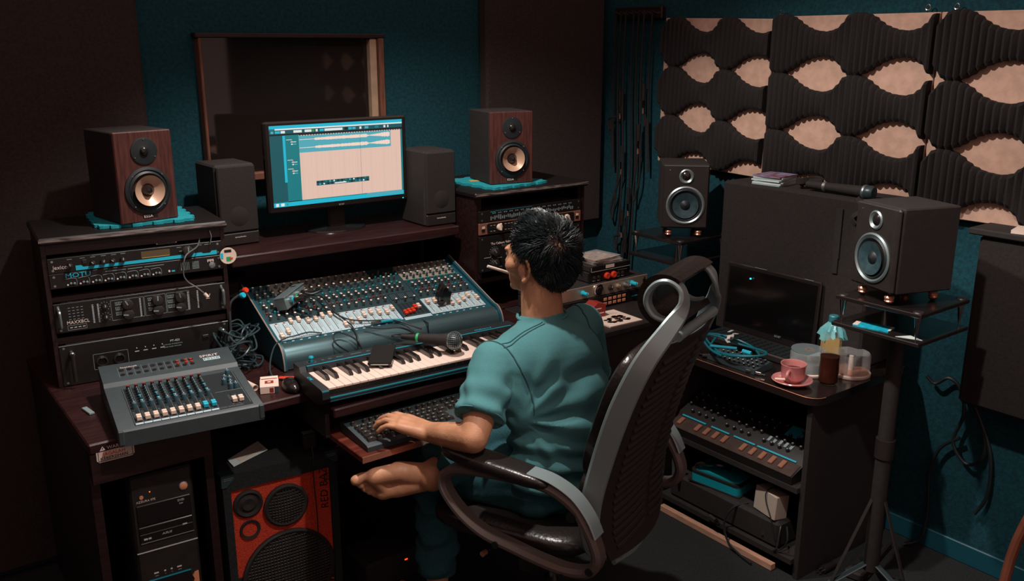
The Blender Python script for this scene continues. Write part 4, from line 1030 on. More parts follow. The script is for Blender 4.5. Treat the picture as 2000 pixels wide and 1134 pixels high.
text(am, 'RED BAZ', .034, (AW - .030, -.0005 + .004, .335), Euler((R(90), R(-90), 0)), BLKF, shear=.15); text(am, '500', .022, (AW - .0245, .0035, .425), Euler((R(90), R(-90), 0)), BLKF, sx=.8)
text(am, 'Pilot', .060, (AW - .026, .0025, .045), Euler((R(90), R(-90), 0)), REDP, shear=.35)
aw = lambda x, y, z: tuple(am.matrix_basis @ Vector((x, y, z)))
o = MB().use(PAPER).prism([(0, 0), (.13, .005), (.155, .075), (.02, .050)], 0, .0015).use(PAPERW).prism([(.03, .008), (.125, .012), (.14, .06), (.04, .045)], .0016, .002).use(INKD).bb((.06, .02, .0021), (.125, .022, .0023)).bb((.055, .03, .0021), (.13, .0315, .0023)).build('paper_sheets', loc=aw(.045, .035, AH + .0035), rot=(0, 0, R(20))); tag(o, 'creased white papers lying on top of the red amplifier', 'paper')
o = MB().use(BLK).box((0, 0, .026), (.042, .032, .05), bev=.004).use(INKD).box((0, -.001, .0513), (.034, .02, .0008)).build('wall_plug_adapter', loc=aw(.270, .05, AH + .001), rot=(0, 0, R(-5))); tag(o, 'black plug adapter standing on the red amplifier beside papers', 'adapter')
cable('adapter_cord', 'thin black cord falling from the plug adapter over the red amplifier front', [aw(.27, .032, AH + .03), aw(.266, .015, AH + .036), aw(.262, -.012, AH + .004), aw(.258, -.016, AH - .06), aw(.260, -.022, AH - .2), aw(.254, -.026, .2), aw(.25, -.03, .02)], .0018, RUB, sub=8)
o = MB().use(BLKM).bb((-.12, -.08, 0), (.12, .08, .10), bev=.01).use(LEDR).box((.02, -.0805, .075), (.010, .001, .004)).build('standby_unit', loc=(1.27, 2.36, .001)); tag(o, 'dark box with small red standby light on the floor under the tray', 'electronics box')
o = MB().use(BLKM).bb((1.123, 2.400, .44), (1.175, 2.43, .50), bev=.004).use(LEDR).box((1.140, 2.399, .485), (.020, .001, .006)).use(REDP).box((1.132, 2.399, .474), (.012, .001, .003)).build('outlet_switch'); tag(o, 'small black outlet with glowing red switch under the desk', 'switch')
# ------------------------------------------------------------------ side cabinet with stacked gear (right of the seat)
sc_ = thing('side_cabinet', 'black side cabinet right of the desk carrying stacked gear and a booklet', 'cabinet', (2.2, 2.4, 0))
MB().use(BLKM).bb((1.935, 2.175, 0), (2.462, 2.60, .705)).build('body', sc_, True)
MB().use(BLK).bb((1.928, 2.165, .706), (2.470, 2.61, .730), bev=.004).build('top_board', sc_, True)
def box_unit(name, label, x0, x1, y0, y1, z0, z1, face, cat, rz=0):
    u = thing(name, label, cat, (x0, y0, z0), rz)
    MB().use(BLKM).bb((.002, .004, .001), (x1 - x0 - .002, y1 - y0, z1 - z0 - .001), bev=.002).build('case', u)
    MB().use(face).bb((0, -.003, 0.0005), (x1 - x0, .0035, z1 - z0 - .0005), bev=.001).build('front_panel', u)
    return u
bu = box_unit('button_unit', 'black rack unit with small peach buttons at the bottom of the gear stack', 1.985, 2.462, 2.395, 2.60, .7305, .775, BLKF, 'rack unit')
for r_ in range(2):
    for k in range(5): MB().use(PEACH).bb((.245 + k * .024, -.0055, .008 + r_ * .017), (.261 + k * .024, -.003, .019 + r_ * .017), bev=.001).build('button', bu)
MB().use(CYAND).bb((.39, -.0042, .018), (.425, -.003, .0215)).build('cyan_mark', bu)
cu_ = box_unit('channel_strip', 'tan metal channel unit with big silver dial and cyan knobs in the gear stack', 1.985, 2.468, 2.405, 2.60, .7755, .822, TAN, 'rack unit')
MB().use(CHR).lathe([(.0215, 0), (.0235, .006), (.020, .008), (.017, .003), (0, .002)], ax=(0, -1, 0), n=28).build('dial_ring', cu_, loc=(.225, -.003, .024))
MB().use(BLKG).lathe([(.017, .003), (.012, .010), (0, .011)], ax=(0, -1, 0), n=20).build('dial', cu_, loc=(.225, -.003, .024))
for x, m, big in ((.285, BLK, 0), (.325, TAN, 0), (.362, SILV, 1), (.400, CYAN, 1), (.150, CYAN, 1)):
    MB().use(m).lathe([(.010, 0), (.010, .004), (.0075, .006), (.0075, .028 if big else .012), (0, .028 if big else .012)], ax=(0, -1, 0), n=16).use(INKP).box((0, -.03 if big else -.014, .004), (.0015, .002, .006)).build('knob', cu_, loc=(x, -.003, .024))
MB().use(BLKF).cyl((.466, -.004, .012), (.466, -.002, .012), .003, n=8).cyl((.466, -.004, .036), (.466, -.002, .036), .003, n=8).bb((.458, -.0038, .018), (.472, -.003, .031)).build('ear_marks', cu_)['kind'] = 'stuff'
pm = box_unit('preamplifier', 'small black preamplifier with two red knobs under the disc cases', 2.185, 2.395, 2.43, 2.60, .8225, .862, BLKF, 'preamplifier', 0)
RKN = MB().use(REDP).lathe([(.0135, 0), (.0125, .010), (.009, .012), (0, .011)], n=14).use(REDD).lathe([(.0145, 0), (.0145, .003), (.0130, .003)], n=14).mesh('knob')
for x in (.088, .122): ob('knob', RKN, pm, (x, -.003, .018), (R(90), 0, 0))
for x in (.028, .050, .150, .172): MB().use(BLK).lathe([(.0062, 0), (.0062, .004), (.004, .005), (0, .003)], ax=(0, -1, 0), n=14).use(SILV).lathe([(.0066, 0), (.0066, .002), (.006, .002)], ax=(0, -1, 0), n=14).build('socket', pm, loc=(x, -.003, .018))
b = MB().use(INK)
for x in (.02, .044, .146, .166): b.bb((x, -.0036, .005), (x + .014, -.003, .0065))
b.bb((.145, -.0036, .030), (.195, -.003, .0312)).build('panel_marks', pm)
bk = box_unit('black_disc_box', 'black flat box with small bar code label between preamplifier and disc cases', 2.190, 2.392, 2.425, 2.59, .8625, .885, BLKG, 'box')
frm = MB().use(INK).bb((.002, -.0036, .0015), (.2, -.003, .0028)).bb((.002, -.0036, .0015), (.0035, -.003, .019)).build('white_line', bk)
MB().use(PAPERW).bb((.075, -.0038, .008), (.118, -.003, .020)).build('bar_code_label', bk)
CDART = mat('cd_cover_art', '8f6650', .35, var=.75, scale=34, stretch=(1, 4, 1), col2='d7ab90')
for k, (dx, rz, lab) in enumerate(((.004, -2, 'clear disc case, lower of the pair on the gear stack'), (-.004, 7, 'clear disc case with warm brown cover, topmost on the gear stack'))):
    c_ = thing('disc_case', lab, 'disc case', (2.285 + dx, 2.495, .8855 + k * .0115), rz, 'disc cases on the gear stack')
    MB().use(CLEAR).bb((-.071, -.0625, 0), (.071, .0625, .0025)).build('back_tray', c_)
    MB().use(CDART).bb((-.068, -.060, .003), (.060, .060, .0072)).build('cover_sheet', c_)
    MB().use(CLEAR).bb((-.071, -.0625, .0076), (.071, .0625, .0102), bev=.0008).build('lid', c_)
rb = MB().use(REDD).prism([(0, 0), (.062, .0), (.066, .05), (.03, .058), (.0, .036)], 0, .055, 'xz').build('red_pedal', loc=(2.085, 2.30, .7305), rot=(0, 0, R(-6)))
tag(rb, 'small red effects pedal on the side cabinet behind the person', 'pedal')
for x, z in ((.02, .035), (.032, .018)): MB().use(INKP).bb((x, -.0006, z), (x + .026, .0001, z + .004)).build('white_mark', rb)
for x in (.006, .018): MB().use(BLK).lathe([(.006, 0), (.006, .012), (0, .013)], ax=(0, -1, 0), n=12).build('knob', rb, loc=(x, -.001, .008))
bkl = thing('booklet', 'cream printed booklet with black image on the side cabinet front edge', 'booklet', (2.155, 2.265, .7305), -2)
MB().use(PAPERW).bb((-.076, -.078, 0), (.076, .078, .003)).build('pages', bkl); MB().use(PAPERW).bb((-.075, -.079, .0033), (.075, .077, .0048)).build('cover', bkl)
b = MB().use(BLKF); r2 = random.Random(4)
for k in range(26): x, y = -.045 + .09 * r2.random(), -.05 + .06 * r2.random(); b.cyl((x, y, .0049), (x, y, .0054), .006 + .008 * r2.random(), n=6)
b.use(COPP)
for k in range(5): x, y = -.02 + .06 * r2.random(), -.05 + .04 * r2.random(); b.box((x, y, .0056), (.012, .006, .0004))
b.use(INKD)
for k in range(4): b.bb((-.01, .035 + k * .009, .0049), (.055 - .008 * k, .0365 + k * .009, .0052))
b.build('panel_print', bkl)

# ------------------------------------------------------------------ speaker stands with double plates
def stand(label, cx, cy, zt, rz, tri, ll=1.0):
    s = thing('speaker_stand', label, 'speaker stand', (cx, cy, 0.001), rz, 'black speaker stands with double plates')
    h = .13
    MB().use(BLKG).bb((-h, -h, zt - .012), (h, h, zt), bev=.002).build('top_plate', s)
    MB().use(BLKG).bb((-h - .004, -h - .004, zt - .092), (h + .004, h + .004, zt - .080), bev=.002).build('lower_plate', s)
    for sx in (-1, 1):
        for sy in (-1, 1):
            MB().use(CHR).lathe([(.001, 0), (.009, .058), (.010, .0675)], n=14).build('spike', s, loc=(sx * (h - .016), sy * (h - .016), zt - .0797))
            MB().use(BLK).lathe([(.015, 0), (.013, .003), (0, .003)], n=16).build('washer', s, loc=(sx * (h - .016), sy * (h - .016), zt + .0002))
    MB().use(BLKM).cyl((0, 0, .10), (0, 0, zt - .0925), .024, .022, n=20).build('pole', s)
    MB().use(BLK).cyl((0, 0, .48), (0, 0, .54), .028, n=20).build('collar', s)
    for k in range(3):
        a = R(tri + 120 * k); 
        MB().use(GRYD).strip([(.02 * cos(a), .02 * sin(a), .12), (.22 * ll * cos(a), .22 * ll * sin(a), .012), (.25 * ll * cos(a), .25 * ll * sin(a), .003)], .022, .006, (-sin(a), cos(a), 0)).build('leg', s)
        MB().use(BLKM).strip([(.022 * cos(a), .022 * sin(a), .34), (.13 * ll * cos(a), .13 * ll * sin(a), .055)], .014, .004, (-sin(a), cos(a), 0)).build('brace', s)
    return s
ZT = .98
stand('black speaker stand near the corner behind the office chair', 2.570, 2.345, ZT, 0, 60, .36)
stand('black speaker stand with blue wrapper on its lower plate, right of the drinks', 2.400, 1.325, ZT, 0, 30)
def studio_monitor(label, loc, rz, w=.172, d=.20, h=.238):
    s = thing('studio_monitor', label, 'speaker', loc, rz, 'black studio monitors on stands')
    MB().use(BLKM).bb((-w / 2, .012, 0), (w / 2, d, h), bev=.004).build('cabinet', s)
    MB().use(BLK).bb((-w / 2 + .001, -.004, .001), (w / 2 - .001, .0115, h - .001), bev=.006).build('front_baffle', s)
    MB().use(SILV).bb((-w / 2 + .006, -.0046, h - .0055), (w / 2 - .006, -.0036, h - .004)).build('top_line', s)
    RING = mat('pale_ring', '9aa9aa', .35, metal=.75)
    MB().use(RING).lathe([(.070, 0), (.071, .004), (.066, .007), (.060, .003)], ax=(0, -1, 0), n=44).build('woofer_ring', s, loc=(0, -.004, .088))
    MB().use(RUB).lathe([(.0605, .003), (.056, .007), (.050, .003), (.047, .001)], ax=(0, -1, 0), n=40).build('woofer_surround', s, loc=(0, -.004, .088))
    MB().use(CONED).lathe([(.0475, .0015), (.030, -.004), (.018, -.007)], ax=(0, -1, 0), n=40).build('woofer_cone', s, loc=(0, -.0125, .088))
    MB().use(RUB).lathe([(.0185, -.007), (.013, -.002), (0, .001)], ax=(0, -1, 0), n=24).build('dust_cap', s, loc=(0, -.0125, .088))
    MB().use(RING).lathe([(.026, 0), (.027, .003), (.023, .006), (.016, .001)], ax=(0, -1, 0), n=32).build('tweeter_ring', s, loc=(0, -.004, .195))
    MB().use(BLKG).lathe([(.0165, .001), (.010, .006), (0, .008)], ax=(0, -1, 0), n=20).build('tweeter_dome', s, loc=(0, -.004, .195))
    MB().use(SILV).cyl((-.060, -.0052, .218), (-.060, -.003, .218), .002, n=8).build('badge', s)
    for x, y in ((-.055, .02), (.055, .02), (-.055, .17), (.055, .17)):
        MB().use(COPP).lathe([(.010, 0), (.013, .004), (.010, .009), (.013, .010), (.014, .015), (.011, .0195), (0, .0195)], n=18).build('isolation_foot', s, loc=(x, y, -.0285))
        MB().use(BLKM).lathe([(.004, 0), (.012, .008)], n=14).build('foot_cone', s, loc=(x, y, -.0365))
    return s
studio_monitor('black studio monitor with pale ring woofer near the room corner', (2.512, 2.268, ZT + .0368), -42)
studio_monitor('black studio monitor with pale ring woofer nearest the right edge', (2.292, 1.362, ZT + .0368), -109, .176)
o = MB().use(BLUEPK).prism([(0, 0), (.10, -.008), (.104, .046), (.012, .05), (.006, .03), (-.004, .02)], 0, .0035).use(INKP).bb((-.002, .004, .0036), (.012, .044, .0040)).bb((.096, 0, .0036), (.103, .042, .0040)).build('blue_wrapper', loc=(2.275, 1.395, ZT - .0795), rot=(0, 0, R(-74))); tag(o, 'torn bright blue wrapper on the lower plate of the right speaker stand', 'wrapper')
o = MB().use(PAPER).prism([(0, 0), (.07, .0), (.035, .030)], 0, .0015).build('paper_scrap', loc=(2.278, 1.265, ZT - .0795), rot=(0, 0, R(-68))); tag(o, 'small folded white paper scrap beside the blue wrapper', 'paper')

# ------------------------------------------------------------------ big fabric case against the right wall
case = thing('amp_case', 'large dark fabric-covered case below the foam boards behind the laptop', 'case', (2.64, 1.83, .6405))
MB().use(DKP).bb((2.602, 1.560, .6405), (2.798, 2.170, 1.200), bev=.008).build('body', case, True)
MB().use(BLKM).bb((2.596, 1.668, 1.0), (2.6015, 1.692, 1.165)).bb((2.596, 1.670, .95), (2.6015, 1.688, 1.0)).build('strap', case, True)
for k in range(7):
    o = MB().use(mat('booklet_cover', 'a35a5c', .5, var=.5, scale=30, col2='8f8fb0') if k == 6 else (PAPER if k % 2 else mat('booklet_grey', '8fa5a8', .7))).bb((-.06, -.055, 0), (.06, .055, .0046)).build('small_booklet', loc=(2.685 + .003 * (k % 3 - 1), 2.005 + .003 * (k % 2), 1.2005 + k * .0048), rot=(0, 0, R(6 + 3 * (k % 3))))
    tag(o, ['bottom booklet', 'second booklet from below', 'third booklet from below', 'fourth booklet from below', 'fifth booklet from below', 'sixth booklet from below', 'red-covered top booklet'][k] + ' in the small stack on the dark case', 'booklet', 'booklets stacked on the case')
wm = thing('wireless_microphone', 'black handheld wireless microphone lying on the dark case', 'microphone', (2.62, 1.60, 1.2225)); 
wm.matrix_basis = Matrix.LocRotScale(Vector((2.648, 1.845, 1.221)), Vector((.02, -1, 0)).to_track_quat('Z', 'Y'), None)
MB().use(BLKM).lathe([(0, 0), (.012, 0), (.0135, .06), (.0165, .15), (.0185, .205), (0, .205)], n=18).build('handle', wm)
MB().use(SILV).lathe([(.0142, .062), (.0165, .064), (.0165, .072), (.0145, .074)], n=18).build('band', wm)
MB().use(RUBT).lathe([(.0185, .205), (.0225, .212), (.0225, .238), (.018, .246), (0, .248)], n=20).use(SILV).lathe([(.0228, .210), (.0236, .212), (.0236, .217), (.0228, .219)], n=20).build('mesh_head', wm)
b = MB().use(BLKM)
b.strip([(2.655, 1.865, 1.214), (2.67, 1.905, 1.232), (2.64, 1.875, 1.228), (2.68, 1.835, 1.236), (2.66, 1.795, 1.232), (2.67, 1.895, 1.222)], .022, .003, (0, 0, 1), sub=5)
o = b.build('fabric_strap'); tag(o, 'crumpled black fabric strap on the dark case beside the wireless microphone', 'strap')
b = MB().use(BLKM)
b.strip([(2.61, 1.63, 1.206), (2.594, 1.60, 1.175), (2.592, 1.63, 1.145), (2.593, 1.615, 1.125)], .016, .003, (.2, 1, 0), sub=5)
o = b.build('strap_end'); tag(o, 'black strap end hanging over the front edge of the dark case', 'strap')

# ------------------------------------------------------------------ side table with drinks
tb = thing('side_table', 'glossy black side table with shelves carrying the cup, laptop and cables', 'table', (2.54, 1.82, 0))
def rrect(x0, y0, x1, y1, r, n=5):
    o_ = []
    for cx, cy, a0 in ((x1 - r, y1 - r, 0), (x0 + r, y1 - r, 90), (x0 + r, y0 + r, 180), (x1 - r, y0 + r, 270)):
        for k in range(n + 1): a = R(a0 + 90 * k / n); o_.append((cx + r * cos(a), cy + r * sin(a)))
    return o_
TBL = mat('table_gloss_black', '231a18', .16, coat=.4)
MB().use(TBL).prism(rrect(2.272, 1.488, 2.80, 2.150, .05), .615, .6395).build('table_top', tb, True)
b = MB().use(COPP); pts = rrect(2.2715, 1.4875, 2.8, 2.1505, .05)
b.tube([(x, y, .6392) for x, y in pts[6:18]], .0012, 5).build('edge_line', tb, True)  # thin copper line along the table top rim
for y in (1.515, 2.115): MB().use(BLKM).bb((2.30, y, .001), (2.79, y + .018, .6145)).build('side_panel', tb, True)
MB().use(BLKM).bb((2.775, 1.534, .02), (2.79, 2.114, .6145)).build('back_panel', tb, True)
for z in (.052, .305): MB().use(BLKM).bb((2.285, 1.534, z), (2.774, 2.114, z + .018)).build('shelf', tb, True)
PLK = mat('raw_plank', 'b98d74', .7, var=.15, scale=20, stretch=(6, 1, 6))
MB().use(PLK).bb((2.276, 1.60, .002), (2.298, 2.105, .022)).build('plinth_plank', tb, True)
# cup and saucer
sa = MB().use(PINK).lathe([(0, 0), (.028, 0), (.034, .003), (.058, .010), (.064, .016), (.062, .0185), (.054, .013), (.030, .006), (0, .006)], n=44).build('saucer', loc=(2.335, 1.622, .6400)); tag(sa, 'pink glazed saucer on the side table under the pink cup', 'saucer')
cp_ = thing('coffee_cup', 'pink glazed coffee cup standing on its saucer', 'cup', (2.340, 1.624, .6466))
MB().use(PINK).lathe([(0, 0), (.024, 0), (.026, .004), (.035, .012), (.0375, .025), (.0385, .054), (.0405, .058), (.040, .0605), (.0375, .0595), (.0350, .052), (.0335, .025), (.030, .012), (0, .008)], n=44).build('body', cp_)
hd_ = Vector((-.95, -.30, 0)); b = MB().use(PINK)
b.tube([tuple(hd_ * r_ + Vector((0, 0, z))) for r_, z in ((.035, .043), (.050, .045), (.059, .037), (.057, .026), (.046, .018), (.034, .016))], .0052, 10, sub=5).build('handle', cp_)
MB().use(TEA).lathe([(0, .040), (.0345, .040)], n=30).build('coffee', cp_)
o = MB().use(WHT).cyl((0, 0, 0), (.03, .004, .001), .0038, n=10).use(PEACH).cyl((.03, .004, .001), (.036, .005, .0012), .0038, n=10).build('cigarette_butt', loc=(2.287, 1.652, .6580), rot=(0, 0, R(-60))); tag(o, 'short cigarette butt lying on the pink saucer', 'cigarette')
# bottle with plastic film over its cap
bo = thing('plastic_bottle', 'tall clear bottle half full of dark tea with crinkled film under its cap', 'bottle', (2.430, 1.556, .6402))
MB().use(CLEARB).lathe([(.026, .0), (.031, .006), (.0315, .05), (.030, .075), (.0315, .10), (.031, .145), (.026, .168), (.013, .190), (.0125, .205)], n=28).build('shell', bo)
MB().use(TEA).lathe([(0, .004), (.025, .004), (.0295, .009), (.030, .05), (.0285, .074), (.0295, .092), (0, .092)], n=28).build('tea', bo)
MB().use(mat('bottle_cap', '2d6f78', .4)).lathe([(.0150, .204), (.0152, .222), (.013, .225), (0, .225)], n=20).build('cap', bo)
b = MB().use(BAG); n = 40; V = []; F = []; rf = random.Random(5)
for j, (r_, z) in enumerate(((.0135, .208), (.0155, .202), (.022, .192), (.030, .180), (.036, .164))):
    for i in range(n):
        a = 2 * pi * i / n; w = 1 + (.03 + .05 * j) * sin(a * 9 + j) + .04 * j * sin(4 * a)
        V.append((r_ * w * cos(a), r_ * w * sin(a), z - (.012 * rf.random() if j == 4 else 0) - (.018 * max(0, sin(2 * a + 2.4)) if j == 4 else 0)))
for j in range(4):
    for i in range(n): F.append((j * n + i, j * n + (i + 1) % n, (j + 1) * n + (i + 1) % n, (j + 1) * n + i))
b.add(V, F).build('film_skirt', bo)
# two disc spindles
def spindle(label, loc, r=.062, h=.075, lid=True, disc=0):
    s = thing('disc_spindle', label, 'disc spindle', loc, 0, 'clear disc spindles on the side table')
    MB().use(WHT).lathe([(0, 0), (r, 0), (r + .002, .003), (r + .002, .009), (r - .004, .011), (0, .011)], n=44).build('base', s)
    MB().use(INKP).lathe([(.0075, .011), (.0070, h - .012), (0, h - .011)], n=16).build('post', s)
    MB().use(CLEAR).lathe([(r - .0015, .0115), (r - .002, h - .006), (r - .006, h), (0, h)], n=44).build('cover', s)
    if disc: MB().use(mat('disc_silver', '9fb0b2', .25, metal=.8)).lathe([(.0082, .0115), (.058, .0115), (.058, .0115 + disc), (.0082, .0115 + disc)], n=40, closed=True).build('discs', s)
    else: MB().use(COPP).lathe([(.0085, .0115), (.056, .0118), (.056, .014), (.0085, .015)], n=36, closed=True).build('discs', s)
    return s
spindle('clear disc spindle half filled with discs, behind the pink cup', (2.465, 1.655, .6402), disc=.030)
o = MB().use(mat('loose_disc', 'a9bdbf', .22, metal=.7)).lathe([(.018, 0), (.058, 0), (.058, .0012), (.018, .0012)], n=40, closed=True).use(TAN).lathe([(.0075, .0001), (.018, .0001), (.018, .0011), (.0075, .0011)], n=30, closed=True).build('compact_disc', loc=(2.468, 1.658, .7156), rot=(R(3), R(0), 0)); tag(o, 'pale compact disc lying on top of the disc spindle', 'disc')
spindle('nearly empty clear disc spindle to the right of the bottle', (2.560, 1.562, .6402), disc=0)
o = MB().use(mat('yellowish_card', 'b9985f', .7, var=.1)).box((0, 0, .052), (.058, .004, .104)).build('yellowish_card', loc=(2.575, 1.655, .6402), rot=(R(0), 0, R(-52))); tag(o, 'yellowish card standing behind the bottle between the spindles', 'card')
# laptop
lp = thing('laptop', 'open black laptop on the side table leaning against the dark case', 'laptop', (2.43, 1.86, .6402), 0)
MB().use(BLK).bb((2.450, 1.7225, .641), (2.585, 2.1025, .665), bev=.004).build('base', lp, True)
scr = MB().use(BLKG).box((0, 0, .122), (.012, .395, .250), bev=.004).use(mat('screen_off', '0d0c0c', .12)).box((-.0065, 0, .128), (.0008, .372, .21)).use(INKD).box((-.0068, .05, .247), (.0005, .05, .0015)).box((-.0068, -.15, .247), (.0005, .035, .0015)).build('screen_lid', lp, loc=(2.576 - 2.43, 1.910 - 1.86, .6655 - .6402), rot=(0, R(3), 0))
MB().use(LEDB).bb((2.5705, 1.992, .868), (2.5735, 1.997, .873)).build('indicator_light', lp, True)
text(lp, 'acer', .016, (2.5645 - 2.43, 1.87 - 1.86, .687 - .6402), Euler((R(90), 0, R(-90))), INKD)
kbm = MB().use(RUB)
for i in range(5):
    for j in range(14): kbm.bb((2.458 + i * .020, 1.735 + j * .026, .6652), (2.474 + i * .020, 1.757 + j * .026, .6672))
kbm.build('keycaps_fine', lp, True)
# small mixer and cable coil on the table
tm = thing('compact_mixer', 'small dark mixer on the side table under the teal cable coil', 'mixer', (2.30, 1.735, .6402), 0)
MB().use(GRYD).prism([(2.300, .641), (2.300, .656), (2.385, .668), (2.392, .664), (2.392, .641)], 1.742, 1.942, 'xz').build('body', tm, True)
for i in range(4):
    for j in range(9): ob('knob', KLIT if (i + j) % 3 else KS, tm, (.012 + i * .02, .020 + j * .02, .0165 + i * .0029), (0, -R(8), 0))
cc = [(2.350 + (.070 + .016 * sin(1.3 * t)) * cos(t * 1.0) , 1.872 + (.112 + .022 * cos(1.7 * t)) * sin(t + .2), .686 + .010 * sin(1.9 * t) + .003 * t / 6) for t in np.linspace(0, 5 * pi, 40)]
cable('cable_coil', 'loosely coiled teal cable lying on the small dark mixer', cc, .0040, mat('teal_cord', '0f6470', .4), sub=3, ends=[((2.30, 1.93, .69), (2.34, 1.85, .694), .0055, CYAND), ((2.352, 1.80, .688), (2.345, 1.83, .690), .0075, CYAN)])
b = MB(); 
for k in range(7):
    x, y = 2.375 + .05 * (r2.random() - .5), 1.93 + .06 * (r2.random() - .5); b.use(INKP if k % 2 else INK).box((x, y, .700 + .004 * k), (.022, .012, .0015), (r2.uniform(-.4, .4), r2.uniform(-.4, .4), r2.uniform(0, 3)))
o = b.build('price_tags'); o['kind'] = 'stuff'; o['label'] = 'crumpled white tags on the teal cable coil'; o['category'] = 'tags'
for k, (p_, d_) in enumerate((((2.302, 1.775, .6475), (.012, -.05, 0)), ((2.296, 1.96, .648), (.03, -.03, 0)), ((2.315, 2.02, .648), (-.01, -.05, 0)))):
    d_ = Vector(d_); p0 = Vector(p_); 
    o = MB().use(BLK).cyl(p0, p0 + d_ * .6, .0075, n=12).use(CHR).cyl(p0 + d_ * .6, p0 + d_, .0062, n=12).cyl(p0 + d_, p0 + d_ * 1.25, .003, n=8).build('audio_plug'); tag(o, ['loose audio plug nearest the pink saucer', 'loose audio plug at the table front edge beside the teal coil', 'loose audio plug furthest back on the table front edge'][k], 'plug', 'loose plugs on the side table')
# synth on the middle shelf
sy = thing('desktop_synth', 'dark desktop synthesizer with peach keys and cyan bars on the middle shelf', 'synthesizer', (2.30, 1.83, .3235))
MB().use(BLKF).prism([(2.289, .324), (2.289, .350), (2.340, .372), (2.350, .388), (2.470, .440), (2.48, .324)], 1.560, 2.095, 'xz').build('body', sy, True)
MB().use(mat('synth_wood', '3d2e28', .5, var=.2)).prism([(2.288, .351), (2.339, .373), (2.339, .3745), (2.288, .3525)], 1.565, 2.09, 'xz').build('key_deck', sy, True)
for k in range(12):
    if k in (1, 6): continue
    y = 2.07 - k * .040
    MB().use(COPP).box((2.316, y - .012, .3685), (.034, .017, .007), (0, R(-23), 0), bev=.002).build('key', sy, True)
for y0, y1 in ((2.075, 1.965), (1.94, 1.86), (1.84, 1.75), (1.74, 1.585)): MB().use(CYAND).box((2.343, (y0 + y1) / 2, .3785), (.006, y0 - y1, .004), (0, R(-35), 0)).build('cyan_bar', sy, True)
b = MB(); sa_ = math.atan2(.052, .12)
for i in range(4):
    for j in range(16):
        if (i * 7 + j * 3) % 5 == 0: continue
        x = 2.362 + i * .028; y = 2.075 - j * .0315; z = .3935 + i * .0122
        b.use(BLK).cyl((x, y, z), (x - .004, y, z + .011), .006, n=8).use(INKD).cyl((x - .004, y, z + .0111), (x - .0042, y, z + .0116), .003, n=6)
b.use(CYAND); b.box((2.44, 1.66, .4285), (.05, .06, .002), (0, -sa_, 0)); b.use(INKD)
for k in range(5): b.box((2.38, 1.72 - k * .022, .4035), (.022, .010, .002), (0, -sa_, 0))
b.build('buttons', sy, True)
# bottom shelf: black amp, teal box, white box, cables
ba = MB().use(BLKM).bb((2.300, 1.60, .0705), (2.56, 2.085, .165), bev=.01).use(CHR).cyl((2.2995, 1.66, .10), (2.296, 1.66, .10), .004, n=8).build('black_amplifier'); tag(ba, 'long low black amplifier box on the bottom shelf', 'amplifier')
tl = thing('teal_radio', 'teal portable box with black handle on the bottom shelf amplifier', 'radio', (2.38, 1.90, .1655), 8)
TLM = mat('teal_shell', '138f9b', .4)
MB().use(TLM).prism(rrect(-.065, -.10, .065, .10, .02), .004, .036).build('lower_shell', tl); MB().use(BLK).prism(rrect(-.067, -.102, .067, .102, .022), .0365, .044).build('band', tl); MB().use(TLM).prism(rrect(-.058, -.09, .058, .09, .018), .0445, .052).build('lid', tl)
MB().use(BLKG).tube([(-.05, .085, .055), (-.06, .06, .075), (-.03, .0, .08), (.0, -.02, .06)], .008, 8, sub=5).build('handle', tl)
MB().use(BLK).bb((-.069, -.104, 0), (.069, .104, .0038)).build('foot_tray', tl)
wb = MB().use(mat('beige_adapter', 'a99a8c', .6)).box((0, 0, .042), (.055, .105, .084), bev=.003).build('beige_box', loc=(2.335, 1.665, .1655), rot=(0, R(4), R(-12))); tag(wb, 'beige adapter box with wrapped cord on the bottom shelf', 'adapter')
cable('wrapped_cord', 'thin black cord wrapped over the beige box on the bottom shelf', [(2.30, 1.61, .10), (2.297, 1.63, .17), (2.304, 1.66, .22), (2.31, 1.665, .2525), (2.345, 1.66, .257), (2.375, 1.66, .22)], .002, RUB, sub=6)
cable('looped_cable', 'black power cord looping over the bottom shelf edge with plug', [(2.33, 1.75, .17), (2.29, 1.78, .15), (2.272, 1.80, .09), (2.268, 1.775, .03), (2.262, 1.72, .010), (2.25, 1.66, .008)], .004, RUB, sub=7, ends=[((2.285, 1.875, .075), (2.282, 1.845, .072), .010, BLK), ((2.282, 1.845, .076), (2.282, 1.830, .076), .0022, CHR), ((2.282, 1.845, .068), (2.282, 1.830, .068), .0022, CHR)])
cable('floor_cord', 'black cord curling beside the beige box on the bottom shelf', [(2.36, 1.63, .168), (2.31, 1.60, .15), (2.284, 1.59, .09), (2.282, 1.60, .075), (2.29, 1.575, .09), (2.287, 1.555, .13), (2.30, 1.57, .17)], .003, RUB, sub=7)
mb_ = MB().use(SILV).prism([(0, 0), (.022, .004), (.014, -.10), (.004, -.10)], 0, .012, 'xz').build('metal_bracket', loc=(2.262, 2.045, .275), rot=(0, 0, R(-70))); mb_.parent = tb; mb_.location = (2.262 - 2.54, 2.045 - 1.82, .275)
